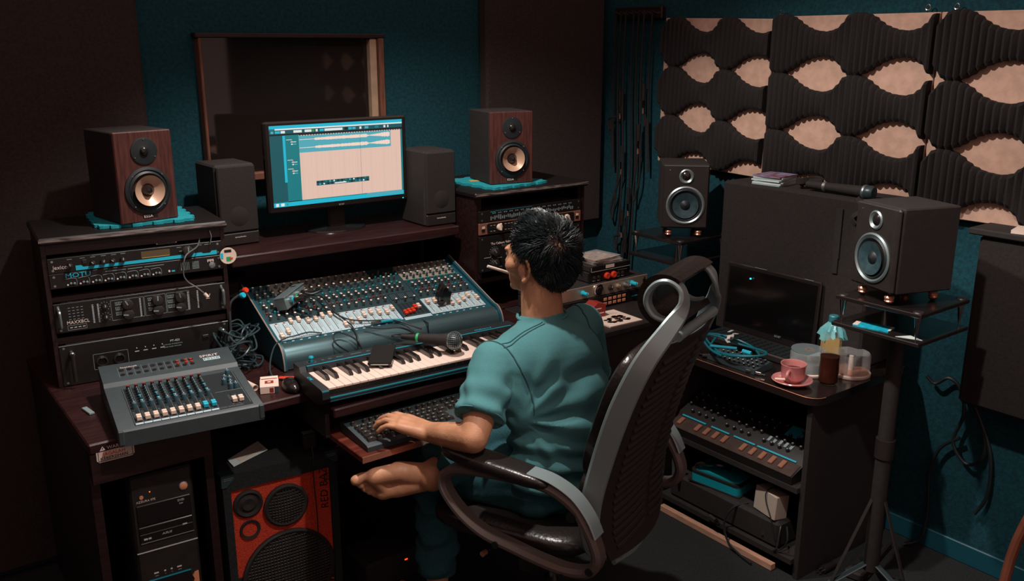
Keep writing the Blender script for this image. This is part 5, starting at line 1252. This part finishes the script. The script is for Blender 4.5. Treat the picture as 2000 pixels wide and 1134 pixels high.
# things on the floor at the right
ps = thing('power_strip', 'black power strip with two-prong plug on the floor beside the right stand', 'power strip', (2.60, 1.44, .001), 12)
MB().use(BLKM).bb((-.16, -.03, 0), (.12, .03, .03), bev=.006).build('body', ps)
for k in range(4): MB().use(RUB).lathe([(.018, .0305), (.018, .031), (0, .0295)], n=18).build('socket', ps, loc=(-.12 + k * .06, 0, 0))
o = MB().use(BLK).cyl((2.40, 1.49, .014), (2.46, 1.485, .016), .014, .010, n=12).use(CHR).cyl((2.40, 1.496, .015), (2.378, 1.499, .016), .0025, n=8).cyl((2.40, 1.484, .014), (2.378, 1.487, .015), .0025, n=8).build('mains_plug'); tag(o, 'black mains plug with two chrome prongs lying on the floor', 'plug')
cable('wall_cable', 'black cord hanging in a loop against the teal wall beside the right stand', [(2.80, 1.43, .62), (2.805, 1.40, .60), (2.81, 1.36, .63), (2.815, 1.32, .60), (2.815, 1.30, .52), (2.81, 1.32, .42), (2.81, 1.27, .36), (2.81, 1.22, .40), (2.81, 1.235, .50), (2.81, 1.30, .60), (2.81, 1.26, .55), (2.812, 1.20, .42), (2.812, 1.19, .28), (2.812, 1.22, .20)], .006, RUB, sub=7)
cable('wall_cable', 'black cord running down the teal wall to the baseboard beside the right stand', [(2.81, 1.30, .44), (2.812, 1.36, .38), (2.812, 1.385, .28), (2.812, 1.375, .15), (2.80, 1.38, .04), (2.77, 1.42, .008)], .006, RUB, sub=7)
# bentwood chair at the lower right corner
wc = thing('bentwood_chair', 'curved brown wooden chair back at the lower right corner', 'chair', (2.52, .70, .001), 0)
BW = mat('bent_brown_wood', '6a3b2c', .35, var=.25, scale=14)
MB().use(BW).prism([(.21 * cos(a), .20 * sin(a)) for a in np.linspace(0, 2 * pi, 25)[:-1]], .425, .455).build('seat', wc)
for a in (40, 140, 220, 320): MB().use(BW).cyl((.17 * cos(R(a)), .16 * sin(R(a)), .42), (.21 * cos(R(a)), .20 * sin(R(a)), 0), .015, .011, n=12).build('leg', wc)
MB().use(BW).tube([(-.26, .19, .17), (-.215, .185, .44), (-.195, .10, .70), (-.19, 0, .78), (-.195, -.10, .70), (-.215, -.185, .44), (-.26, -.19, .17)], .013, 10, sub=6).build('back_hoop', wc)
# ------------------------------------------------------------------ office chair
def pillow(b, c, d, e=.35, rot=None, seg=28, ring=18, warp=None):
    """superellipsoid cushion with half sizes d"""
    M = Matrix.Identity(3) if rot is None else Euler(rot).to_matrix(); c = Vector(c)
    sg = lambda v, p: math.copysign(abs(v) ** p, v)
    V = []; F = []
    for i in range(ring + 1):
        a = -pi / 2 + pi * i / ring
        for j in range(seg):
            t = 2 * pi * j / seg
            p = Vector((d[0] * sg(cos(a), e) * sg(cos(t), e), d[1] * sg(cos(a), e) * sg(sin(t), e), d[2] * sg(sin(a), e * 1.6)))
            if warp: p = warp(p)
            V.append(c + M @ p)
    for i in range(ring):
        for j in range(seg): F.append((i * seg + j, i * seg + (j + 1) % seg, (i + 1) * seg + (j + 1) % seg, (i + 1) * seg + j))
    return b.add(V, F)
ch = thing('office_chair', 'black and grey office chair with loop armrests and curled headrest', 'chair', (1.46, 1.77, .001), 22)
pillow(MB().use(LEATH), (0, .02, .452), (.245, .245, .036), .4, (R(-2), 0, 0)).build('seat', ch)
MB().use(BLK).bb((-.15, -.16, .385), (.15, .17, .415), bev=.012).build('seat_pan', ch)
MB().use(BLK).bb((-.06, -.10, .335), (.06, .10, .384), bev=.01).build('tilt_mechanism', ch)
MB().use(CHR).cyl((0, -.02, .20), (0, -.02, .334), .016, n=18).use(BLK).cyl((0, -.02, .10), (0, -.02, .215), .026, n=18).build('gas_cylinder', ch)
for k in range(5):
    a = R(90 + 72 * k)
    l = MB().use(BLK).tube([(0, -.02, .10), (.15 * cos(a), -.02 + .15 * sin(a), .092), (.30 * cos(a), -.02 + .30 * sin(a), .066)], [.026, .022, .016], 10).build('base_leg', ch)
    MB().use(BLKM).cyl((.30 * cos(a) - .02 * sin(a), -.02 + .30 * sin(a) + .02 * cos(a), .027), (.30 * cos(a) + .02 * sin(a), -.02 + .30 * sin(a) - .02 * cos(a), .027), .027, n=16).build('caster', l)
MB().use(BLK).cyl((-.17, .05, .392), (-.23, .06, .388), .006, n=10).use(COPP).cyl((-.23, .06, .388), (-.245, .062, .387), .008, n=10).build('height_lever', ch)
# side frames that curl into the headrest
curve = [(-.10, -.252, .412), (-.17, -.240, .440), (-.212, -.235, .51), (-.222, -.238, .60), (-.222, -.264, .72), (-.220, -.305, .86), (-.205, -.350, .975), (-.160, -.388, 1.050), (-.118, -.404, 1.090)]
loop = [(-.105, -.405, 1.118), (-.100, -.392, 1.142), (-.10, -.366, 1.154), (-.10, -.338, 1.146), (-.10, -.318, 1.122), (-.10, -.314, 1.094), (-.10, -.330, 1.068), (-.10, -.356, 1.058), (-.10, -.382, 1.064)]
for sgn in (1, -1):
    m = [(x * sgn, y, z) for x, y, z in curve + loop]
    MB().use(CHAIRG).strip(m, [.050, .050, .050, .052, .054, .056, .052, .044, .036, .034, .034, .034, .034, .034, .032, .030, .026, .020], .013, (lambda t, g=sgn: (.45 * g, -.88, 0) if t < .40 else ((1.0 * g, 0, 0) if t > .56 else (g * (.45 + .55 * (t - .40) / .16), -.88 * (1 - (t - .40) / .16), 0))), sub=6).build('back_frame', ch, ang=40)
MB().use(CHAIRG).strip([(-.11, -.25, .412), (0, -.262, .402), (.11, -.25, .412)], .05, .013, (0, .3, 1), sub=5).build('lower_frame', ch, ang=40)
MB().use(CHAIRG).cyl((-.125, -.400, 1.030), (.125, -.400, 1.030), .0125, n=14).build('cross_bar', ch)
# headrest roll between the loops
hr = MB().use(LEATH); 
aa = np.linspace(R(125), R(-125), 24)
hr.prism([(-.358 + .066 * cos(a), 1.106 + .064 * sin(a)) for a in aa] + [(-.358 + .050 * cos(a), 1.106 + .048 * sin(a)) for a in aa[::-1]], -.112, .112, 'yz').build('headrest_pad', ch, ang=60)
# mesh back with slats
zs = [.43, .50, .60, .72, .86, .975, 1.02]; ys = [-.262, -.250, -.252, -.276, -.316, -.360, -.382]; wsx = [.165, .200, .212, .212, .208, .192, .165]
def back(u, z, off=0):
    w = float(np.interp(z, zs, wsx)); y = float(np.interp(z, zs, ys)) - .030 * (1 - (u / 1.0) ** 2) - off
    return (u * w, y, z)
b = MB().use(MESH); nu, nz = 16, 30; V = []; F = []
for off in (0, .008):
    for i in range(nz + 1):
        for j in range(nu + 1): V.append(back(-1 + 2 * j / nu, .43 + .59 * i / nz, off))
n0 = (nz + 1) * (nu + 1)
for i in range(nz):
    for j in range(nu):
        a = i * (nu + 1) + j; F.append((a, a + 1, a + nu + 2, a + nu + 1)); F.append((n0 + a, n0 + a + nu + 1, n0 + a + nu + 2, n0 + a + 1))
for i in range(nz):
    for j in (0, nu): a = i * (nu + 1) + j; F.append((a, a + nu + 1, n0 + a + nu + 1, n0 + a))
for j in range(nu):
    for i in (0, nz): a = i * (nu + 1) + j; F.append((a, n0 + a, n0 + a + 1, a + 1))
b.add(V, F).build('mesh_back', ch)
for k in range(24):
    z0 = .455 + k * .0222
    for h in (-1, 1):
        pts = [back(h * u, z0 + .030 * (1 - u), .0105) for u in (.06, .3, .55, .80)]
        MB().use(CHAIRD).strip(pts, .0115, .006, (0, .3, 1)).build('slat', ch)
pillow(MB().use(LEATH), (0, -.258, .800), (.200, .034, .190), .42, (R(17), 0, 0), warp=lambda p: Vector((p.x, p.y + .012 * (p.x / .2) ** 2, p.z))).build('back_cushion', ch)
pillow(MB().use(LEATH), (0, -.205, .600), (.198, .030, .075), .45, (R(8), 0, 0)).build('lumbar_cushion', ch)
# loop armrests
ring = [(-.215, .625), (-.150, .652), (-.06, .654), (.04, .646), (.118, .632), (.158, .600), (.150, .560), (.098, .508), (.03, .474), (-.05, .460), (-.13, .448), (-.205, .444), (-.262, .458), (-.285, .495), (-.275, .540), (-.245, .592)]
for sgn in (-1, 1):
    a_ = MB().use(CHAIRD if sgn > 5 else mat('arm_grey', '655a55', .45, metal=.15)).strip([(sgn * .272, y, z) for y, z in ring], .046, .026, (1, 0, 0), sub=5, closed=True).build('armrest_loop', ch, ang=40)
    MB().use(CHAIRG).strip([(sgn * .272, y, z + .014) for y, z in ((-.285, .545), (-.262, .590), (-.220, .634), (-.160, .660), (-.10, .667))], .047, .006, (1, 0, 0), sub=5).build('silver_cover', a_, ang=40)
    pad = MB().use(LEATH)
    pillow(pad, (sgn * .272, .0, .672), (.040, .158, .019), .5, (R(4), 0, 0)).build('arm_pad', a_)
    for y, z in ((-.01, .462), (-.20, .432), (-.272, .470)): MB().use(RUB).cyl((sgn * .293, y, z), (sgn * .297, y, z), .010, n=14).build('bolt_cap', a_)
    MB().use(RUB).cyl((sgn * .293, -.222, .600), (sgn * .298, -.222, .600), .013, n=16).build('pivot_hole', a_)
    MB().use(BLK).bb((sgn * .15, -.12, .392), (sgn * .262, -.06, .410)).bb((sgn * .245, -.12, .392), (sgn * .262, -.06, .446)).build('arm_bracket', a_)
# ------------------------------------------------------------------ person
def cap(b, p0, p1, r0, r1, n=16):
    """tapered capsule, closed"""
    p0 = Vector(p0); p1 = Vector(p1); d = p1 - p0; L = d.length; q_ = d.to_track_quat('Z', 'Y')
    prof = [(r0 * sin(a), -r0 * cos(a)) for a in np.linspace(0, pi / 2, 5)] + [(r1 * cos(a), L + r1 * sin(a)) for a in np.linspace(0, pi / 2, 5)]
    k = len(prof); V = []; F = []
    V.append(p0 + q_ @ Vector((0, 0, prof[0][1])))
    for (r, h) in prof[1:-1]:
        for i in range(n): a = 2 * pi * i / n; V.append(p0 + q_ @ Vector((r * cos(a), r * sin(a), h)))
    V.append(p0 + q_ @ Vector((0, 0, prof[-1][1])))
    m = k - 2
    for i in range(n):
        j = (i + 1) % n
        F.append((0, 1 + j, 1 + i)); F.append((len(V) - 1, 1 + (m - 1) * n + i, 1 + (m - 1) * n + j))
        for t in range(m - 1): F.append((1 + t * n + i, 1 + t * n + j, 1 + (t + 1) * n + j, 1 + (t + 1) * n + i))
    return b.add(V, F)
def chain(b, pts, rs, n=16):
    for i in range(len(pts) - 1): cap(b, pts[i], pts[i + 1], rs[i], rs[i + 1], n)
def ell(b, c, r, rot=None): return b.sph(c, r, 24, 16, rot)
def fuse(b, name, voxel, smooth, mats):
    me = b.mesh(name, 0, fix=True); o = bpy.data.objects.new('tmp', me); COL.objects.link(o)
    m = o.modifiers.new('r', 'REMESH'); m.mode = 'VOXEL'; m.voxel_size = voxel
    s = o.modifiers.new('s', 'SMOOTH'); s.factor = .5; s.iterations = smooth
    bpy.context.view_layer.update()
    out = bpy.data.meshes.new_from_object(o.evaluated_get(bpy.context.evaluated_depsgraph_get()))
    bpy.data.objects.remove(o); bpy.data.meshes.remove(me)
    out.name = name; out.materials.clear()
    for x in mats: out.materials.append(x)
    out.polygons.foreach_set('use_smooth', [True] * len(out.polygons))
    return out
V3 = Vector
hip_r, hip_l = V3((1.560, 1.735, .545)), V3((1.385, 1.705, .545))
knee_r, ank_r = V3((1.620, 1.885, .592)), V3((1.212, 1.903, .588))
knee_l, ank_l = V3((1.265, 2.035, .530)), V3((1.270, 2.060, .10))
sh_l, sh_r = V3((1.298, 1.800, .880)), V3((1.625, 1.830, .915))
elb_l, wri_l = V3((1.172, 1.715, .735)), V3((1.150, 1.885, .698))
elb_r, wri_r = V3((1.705, 1.870, .690)), V3((1.560, 1.985, .715))
HC = V3((1.486, 1.843, 1.130))
B = MB().use(SKIN)
# torso core (inside the shirt), neck
ell(B, (1.472, 1.715, .56), (.150, .110, .095)); ell(B, (1.468, 1.735, .70), (.130, .095, .12)); ell(B, (1.462, 1.780, .85), (.155, .095, .12)); ell(B, (1.46, 1.795, .90), (.14, .072, .05))
chain(B, [(1.463, 1.800, .91), (1.472, 1.822, 1.02), (1.480, 1.835, 1.09)], [.060, .056, .054])
h0_ = len(B.v)
# head: skull, face, jaw, brow, nose, lips, chin, ears
ell(B, HC + V3((0, -.008, .018)), (.074, .091, .086)); ell(B, HC + V3((0, .040, -.010)), (.062, .056, .080)); ell(B, HC + V3((0, .052, -.058)), (.050, .042, .045)); ell(B, HC + V3((0, .082, -.088)), (.022, .017, .016))
ell(B, HC + V3((0, .084, .018)), (.050, .014, .012)); cap(B, HC + V3((0, .094, .004)), HC + V3((0, .110, -.026)), .007, .011); ell(B, HC + V3((0, .104, -.030)), (.016, .009, .008))
ell(B, HC + V3((0, .094, -.052)), (.022, .008, .005)); ell(B, HC + V3((0, .092, -.062)), (.020, .008, .006))
for s_ in (-1, 1):
    ell(B, HC + V3((s_ * .052, .056, -.022)), (.018, .022, .022))
    e = HC + V3((s_ * .078, -.002, -.020))
    B.tube([e + V3((s_ * (.004 + .004 * cos(t)), -.016 * sin(t + .2) - .004, .030 * cos(t))) for t in np.linspace(.15, 2.75, 9)], .0052, 8)
    ell(B, e + V3((s_ * .0, .006, -.002)), (.006, .014, .022)); ell(B, e + V3((s_ * .003, -.001, -.030)), (.006, .008, .009))
HYAW = R(15); HM_ = Matrix.Translation(HC) @ Matrix.Rotation(HYAW, 4, 'Z') @ Matrix.Translation(-HC); HI_ = HM_.inverted()
for i_ in range(h0_, len(B.v)): B.v[i_] = tuple(HM_ @ Vector(B.v[i_]))
# arms
chain(B, [sh_l, sh_l.lerp(elb_l, .5), elb_l], [.052, .045, .037]); chain(B, [elb_l, elb_l.lerp(wri_l, .35), wri_l], [.037, .037, .027])
chain(B, [sh_r, sh_r.lerp(elb_r, .5), elb_r], [.052, .046, .040]); chain(B, [elb_r, elb_r.lerp(wri_r, .35), wri_r], [.040, .039, .026])
def hand(wr, fwd, side, up, drop, spread=1.0):
    """side points from little finger to thumb"""
    fwd = V3(fwd).normalized(); side = V3(side); side = (side - fwd * side.dot(fwd)).normalized(); up = V3(up); 
    K = []
    for k, (o_, l_, r_) in enumerate(((.030, .082, .0105), (.010, .087, .0105), (-.011, .083, .0102), (-.030, .074, .0092))):
        kn_ = wr + fwd * l_ + side * o_ * spread + up * (.004 - .002 * abs(k - 1.5))
        cap(B, wr + side * o_ * .55, kn_, .019, .0135); K.append(kn_)
    cap(B, wr + fwd * .04 - side * .022, wr + fwd * .04 + side * .024, .0165, .0170)
    for k, kn_ in enumerate(K):
        l1, l2, l3 = ((.040, .024, .019), (.044, .027, .020), (.041, .025, .019), (.033, .019, .017))[k]
        sp_ = side * (.30, .08, -.12, -.34)[k]
        d1 = (fwd + sp_ * .55 - up * .10 * drop).normalized(); d2 = (fwd + sp_ * .5 - up * .75 * drop).normalized(); d3 = (fwd + sp_ * .4 - up * 1.5 * drop).normalized()
        a = kn_; c1 = a + d1 * l1; c2 = c1 + d2 * l2; c3 = c2 + d3 * l3
        rr_ = (.0092, .0094, .0092, .0082)[k]
        chain(B, [a, c1, c2, c3], [rr_ * 1.22, rr_, rr_ * .92, rr_ * .78], 12)
    t0 = wr + fwd * .022 + side * .024 - up * .006; t1 = t0 + (fwd * .75 + side * .62 - up * .22).normalized() * .040; t2 = t1 + (fwd * .92 + side * .30 - up * .25).normalized() * .030; t3 = t2 + (fwd + side * .05 - up * .30).normalized() * .022
    chain(B, [t0, t1, t2, t3], [.0170, .0130, .0105, .0085], 12)
hand(wri_l, (-.50, .84, .16), (.84, .50, 0), V3((0.05, -.12, 1)), .95)
hand(wri_r, (-.30, .95, .02), (-.95, -.30, 0), V3((0, 0, 1)), .5)
# legs
chain(B, [hip_r, hip_r.lerp(knee_r, .5), knee_r], [.078, .072, .056]); chain(B, [knee_r, knee_r.lerp(ank_r, .35), ank_r], [.050, .050, .032])
chain(B, [hip_l, hip_l.lerp(knee_l, .5), knee_l], [.078, .072, .056]); chain(B, [knee_l, knee_l.lerp(ank_l, .35), ank_l], [.050, .050, .032])
# crossed right foot, sole turned to the viewer: a = toe axis, w = width axis (big toe upward), n = sole normal
heel = V3((1.155, 1.893, .566)); a = V3((-.168, .118, -.030)).normalized()
nrm = V3((-.42, -.80, -.30)); nrm = (nrm - a * nrm.dot(a)).normalized(); w = a.cross(nrm).normalized(); w = w if w.z > 0 else -w
F_ = lambda s, t, d: heel + a * s + w * t + nrm * d
cap(B, ank_r, F_(.005, 0, -.012), .032, .034)
ell(B, F_(-.004, 0, .004), (.037, .037, .038)); cap(B, F_(.0, 0, -.004), F_(.085, .012, -.022), .032, .030); cap(B, F_(.01, -.014, .0), F_(.10, -.032, -.004), .027, .024)
cap(B, F_(.08, .020, -.014), F_(.148, .026, -.004), .026, .024); cap(B, F_(.09, -.026, -.004), F_(.136, -.030, .0), .024, .023); cap(B, F_(.145, .020, .0), F_(.128, -.022, .002), .018, .018); cap(B, F_(.06, 0, -.026), F_(.14, .004, -.018), .028, .018)
for t, s0, s1, r_ in ((.030, .158, .196, .0150), (.010, .160, .188, .0100), (-.006, .154, .180, .0095), (-.020, .146, .170, .0090), (-.033, .136, .158, .0085)):
    chain(B, [F_(s0, t, -.002), F_((s0 + s1) / 2, t, -.006), F_(s1, t, .004)], [r_ * .92, r_ * .9, r_ * 1.02], 10)
# left foot flat on the floor
hl = V3((1.272, 2.045, .036)); al = V3((-.22, .97, 0)).normalized(); wl_ = V3((.97, .22, 0)); G_ = lambda s, t, d: hl + al * s + wl_ * t + V3((0, 0, d))
cap(B, ank_l, G_(.0, 0, .01), .032, .033); cap(B, G_(.01, 0, .012), G_(.10, .004, .006), .033, .030); cap(B, G_(.09, .018, -.004), G_(.155, .020, -.012), .026, .022); cap(B, G_(.09, -.018, -.006), G_(.14, -.022, -.014), .024, .020)
for t, s1, r_ in ((.030, .205, .014), (.010, .198, .010), (-.005, .190, .0095), (-.019, .180, .009), (-.032, .168, .0085)): cap(B, G_(s1 - .05, t, -.016), G_(s1, t, -.023), r_ * 1.05, r_, 10)
person = ob('person', fuse(B, 'person', .0042, 3, [SKIN]))
tag(person, 'man seen from behind in teal t-shirt, left hand on keyboard, bare foot crossed', 'person')
# toe and finger nails, eyes
for t, s1, r_ in ((.030, .196, .0150),): pass
for s_ in (-1, 1):
    MB().use(WHT).sph(HC + V3((s_ * .030, .084, .004)), (.011, .009, .008), 12, 8).use(BLKG).sph(HC + V3((s_ * .030, .0905, .004)), (.005, .004, .005), 10, 6).build('eye', person).matrix_basis = HM_
    MB().use(HAIR).box(HC + V3((s_ * .030, .0975, .024)), (.030, .006, .006), (0, R(-6 * s_), 0), bev=.002).build('eyebrow', person).matrix_basis = HM_

# t-shirt
S = MB().use(SHIRT)
ell(S, (1.472, 1.705, .575), (.172, .132, .085)); ell(S, (1.470, 1.712, .66), (.165, .128, .13)); ell(S, (1.466, 1.742, .76), (.162, .122, .13)); ell(S, (1.460, 1.776, .86), (.172, .115, .12)); ell(S, (1.460, 1.795, .892), (.168, .096, .075))
cap(S, (1.34, 1.798, .882), (1.585, 1.818, .912), .062, .062); cap(S, (1.40, 1.805, .918), (1.530, 1.812, .930), .052, .052); cap(S, (1.44, 1.812, .938), (1.495, 1.815, .944), .054, .054)
S.cyl((1.470, 1.812, .945), (1.474, 1.822, .978), .072, .064, n=28)
def sleeve(sh, el, f):
    e1 = sh.lerp(el, f); cap(S, sh, sh.lerp(el, .25), .061, .062); S.cyl(sh.lerp(el, .05), e1, .062, .064, n=24)
sleeve(sh_l, elb_l, .72); sleeve(sh_r, elb_r, .72)
cap(S, sh_l, (1.39, 1.79, .87), .062, .075); cap(S, sh_r, (1.53, 1.80, .89), .064, .075)
cap(S, (1.345, 1.755, .83), (1.365, 1.74, .76), .060, .075)
sm_ = fuse(S, 't_shirt', .0062, 6, [SHIRT])
co = np.empty(len(sm_.vertices) * 3); sm_.vertices.foreach_get('co', co); co = co.reshape(-1, 3)
no = np.empty(len(sm_.vertices) * 3); sm_.vertices.foreach_get('normal', no); no = no.reshape(-1, 3)
AP = np.array([1.292, 1.665, .752]); d = co - AP; r = np.linalg.norm(d, axis=1)
th = np.arctan2(d[:, 2], d[:, 0] - .4 * d[:, 1])
bk_ = np.clip((1.80 - co[:, 1]) / .06, 0, 1)
torso = np.clip((co[:, 0] - 1.315) / .03, 0, 1)
fold = np.sin(8.0 * th + 2.2 * np.sin(16 * r + 1.3 * th) + .6) * (.62 + .38 * np.sin(3.1 * th + 1.9)) + .45 * np.sin(15.5 * th + 9 * r + 2.0)
disp = .0118 * fold * np.exp(-((r - .125) / .078) ** 2) * torso * np.clip(1.25 - np.abs(th) / 2.0, 0, 1)
low = np.clip((.70 - co[:, 2]) / .07, 0, 1) * np.clip((co[:, 2] - .50) / .03, 0, 1)
disp += .0135 * low * np.sin(co[:, 2] * 105 + 9 * np.sin(co[:, 0] * 9 + co[:, 1] * 7) + 5 * co[:, 0])
slv = np.clip((1.315 - co[:, 0]) / .03, 0, 1) * np.clip((.90 - co[:, 2]) / .06, 0, 1)
disp += .0040 * slv * np.sin(70 * co[:, 2] + 60 * co[:, 0] + 40 * co[:, 1]) + .0025 * slv * np.sin(130 * co[:, 2] - 80 * co[:, 1])
disp += .0016 * np.sin(31 * co[:, 0] + 3 * np.sin(22 * co[:, 2])) * np.sin(27 * co[:, 2] + 2 * np.sin(19 * co[:, 0]))
co = co + no * disp[:, None]
sm_.vertices.foreach_set('co', co.ravel()); sm_.update()
shirt = ob('t_shirt', sm_, person)
from mathutils.bvhtree import BVHTree
def bvh_of(me): return BVHTree.FromPolygons([v.co.copy() for v in me.vertices], [tuple(p.vertices) for p in me.polygons])
sb = bvh_of(sm_)
def on(p, off=.0008):
    l, n, i, dd = sb.find_nearest(Vector(p)); return l + n * off
def seam(pts, r=.0014, sub=7):
    P = smooth_path([Vector(p) for p in pts], sub)
    MB().use(SEAM).tube([on(p) for p in P], r, 6).build('seam', shirt)
seam([(1.425, 1.760, .985), (1.38, 1.765, .965), (1.34, 1.772, .945), (1.302, 1.782, .930)]); seam([(1.428, 1.753, .979), (1.383, 1.756, .959), (1.343, 1.762, .939), (1.305, 1.770, .925)])
seam([(1.283, 1.86, .93), (1.298, 1.80, .945), (1.318, 1.742, .91), (1.330, 1.70, .85), (1.335, 1.68, .80), (1.335, 1.68, .77)], .002)
seam([(1.615, 1.87, .98), (1.60, 1.80, .995), (1.595, 1.74, .95), (1.60, 1.72, .88)], .002)
nk = [(1.473 + .067 * cos(t), 1.820 + .066 * sin(t), .977 + .005 * cos(t)) for t in np.linspace(0, 2 * pi, 25)[:-1]]
MB().use(SHIRT).tube(nk, .0045, 8, closed=True).build('collar', shirt)
for sh, el in ((sh_l, elb_l), (sh_r, elb_r)):
    c_ = sh.lerp(el, .715); ax = (el - sh).normalized(); u_ = ax.orthogonal().normalized(); v_ = ax.cross(u_)
    MB().use(SHIRT).tube([c_ + (u_ * cos(t) + v_ * sin(t)) * .0628 for t in np.linspace(0, 2 * pi, 29)[:-1]], .0030, 6, closed=True).build('sleeve_hem', shirt)

# trousers
P_ = MB().use(PANTS)
ell(P_, (1.472, 1.712, .535), (.172, .135, .075))
def leg(pts, rs, end):
    chain(P_, pts, rs)
chain(P_, [hip_r, hip_r.lerp(knee_r, .5), knee_r], [.092, .088, .074]); chain(P_, [knee_r, knee_r.lerp(ank_r, .45)], [.070, .064]); P_.cyl(knee_r.lerp(ank_r, .4), knee_r.lerp(ank_r, 1.10), .064, .062, n=22)
chain(P_, [hip_l, hip_l.lerp(knee_l, .5), knee_l], [.092, .088, .074]); chain(P_, [knee_l, knee_l.lerp(ank_l, .5)], [.068, .060]); P_.cyl(knee_l.lerp(ank_l, .45), knee_l.lerp(ank_l, .88), .060, .060, n=22)
pm_ = fuse(P_, 'trousers', .007, 4, [PANTS])
co = np.empty(len(pm_.vertices) * 3); pm_.vertices.foreach_get('co', co); co = co.reshape(-1, 3); no = np.empty_like(co).ravel(); pm_.vertices.foreach_get('normal', no); no = no.reshape(-1, 3)
disp = .006 * np.sin(55 * (co[:, 0] * .5 + co[:, 1] * .35 + co[:, 2]) + 5 * np.sin(co[:, 0] * 17 + co[:, 1] * 13)) + .003 * np.sin(120 * co[:, 2] + 40 * co[:, 1])
co += no * disp[:, None]; pm_.vertices.foreach_set('co', co.ravel()); pm_.update()
ob('trousers', pm_, person)

# hair: cap plus short strands growing from the crown, thin spot at the back
HB = MB().use(HAIR)
ell(HB, HC + V3((0, -.012, .024)), (.0815, .0960, .0900)); ell(HB, HC + V3((0, -.045, -.022)), (.068, .058, .062)); ell(HB, HC + V3((0, .012, .052)), (.070, .082, .066))
HB.v = [tuple(HM_ @ Vector(p)) for p in HB.v]
hm = fuse(HB, 'hair', .005, 4, [HAIR])
bm = bmesh.new(); bm.from_mesh(hm)
crown = HC + V3((-.016, -.084, .050))
def hairline(p):
    q_ = HI_ @ p - HC
    dc = (p - crown).length
    if dc < .042 and sin(p.x * 900 + 3 * sin(p.z * 700)) * sin(p.z * 800 + p.y * 650) > -.35 + dc * 16: return False
    if q_.y > .046 - max(0, .055 - q_.z) * .75: return False
    if abs(q_.x) > .062 and -.052 < q_.z < .006 and q_.y > -.020: return False
    if q_.y > -.012 and q_.z < -.028: return False
    return q_.z > -.088
dead = [f for f in bm.faces if not hairline(f.calc_center_median())]
bmesh.ops.delete(bm, geom=dead, context='FACES'); bm.to_mesh(hm); bm.free()
hair = ob('hair', hm, person)
hv = bvh_of(hm); hr_ = random.Random(9); st = MB().use(HAIR); cnt = 0
N_ = 5200
for k in range(N_):
    zf = 1 - 2 * (k + .5) / N_; rad = math.sqrt(1 - zf * zf); ph_ = k * 2.399963
    dr = V3((rad * cos(ph_), rad * sin(ph_), zf)); o_ = HC + V3((0, -.012, .015)); hit = hv.ray_cast(o_ + dr * .2, -dr)
    if hit[0] is None: continue
    p = hit[0]; n_ = hit[1]
    if n_.dot(dr) < 0: n_ = -n_
    if not hairline(p) and hr_.random() < .6: continue
    to = p - crown; to = to - n_ * to.dot(n_)
    if to.length < 1e-4: continue
    to.normalize(); tw = n_.cross(to)
    back_ = max(0, -(p - HC).z) 
    cl_ = sin(p.x * 95 + 2.1 * sin(p.z * 80)) + sin(p.z * 110 + p.y * 70)
    L_ = (.024 + .020 * hr_.random()) * (.40 if (p - HC).z < -.02 else 1)
    lq = HI_ @ p - HC
    if abs(lq.x) > .045 and lq.z < .035 and lq.y > -.06: L_ *= .35
    if lq.y > .015: L_ *= .6
    di_ = (to * 1.0 + tw * (.25 + .45 * cl_ + .5 * (hr_.random() - .5)) + V3((0, 0, -.25)) + n_ * (.28 + .16 * cl_ + .25 * hr_.random())).normalized()
    mid = p + di_ * L_ * .55 + n_ * .003; tip = p + di_ * L_ - n_ * .004 * hr_.random() + V3((0, 0, -.004))
    sd = di_.cross(n_).normalized() * .00155
    b0 = p - n_ * .002
    st.add([b0 - sd, b0 + sd, mid + sd * .9 + n_ * .0004, mid - sd * .9 + n_ * .0004, tip, b0 + n_ * .0016, mid + n_ * .002], [(0, 1, 5), (1, 2, 6, 5), (2, 4, 6), (4, 3, 6), (3, 0, 5, 6), (0, 3, 2, 1), (3, 4, 2)]); cnt += 1
so = st.build('strand_fringe', hair, ang=60)
# cigarette in the mouth
m0 = HM_ @ (HC + V3((-.014, .096, -.056))); m1 = m0 + V3((-.060, .020, .024))
o = MB().use(WHT).cyl(m0, m0.lerp(m1, .93), .0040, n=12).use(PAPER).cyl(m0.lerp(m1, .93), m1, .0038, n=12).build('cigarette'); tag(o, 'white cigarette held in the lips of the seated man', 'cigarette')
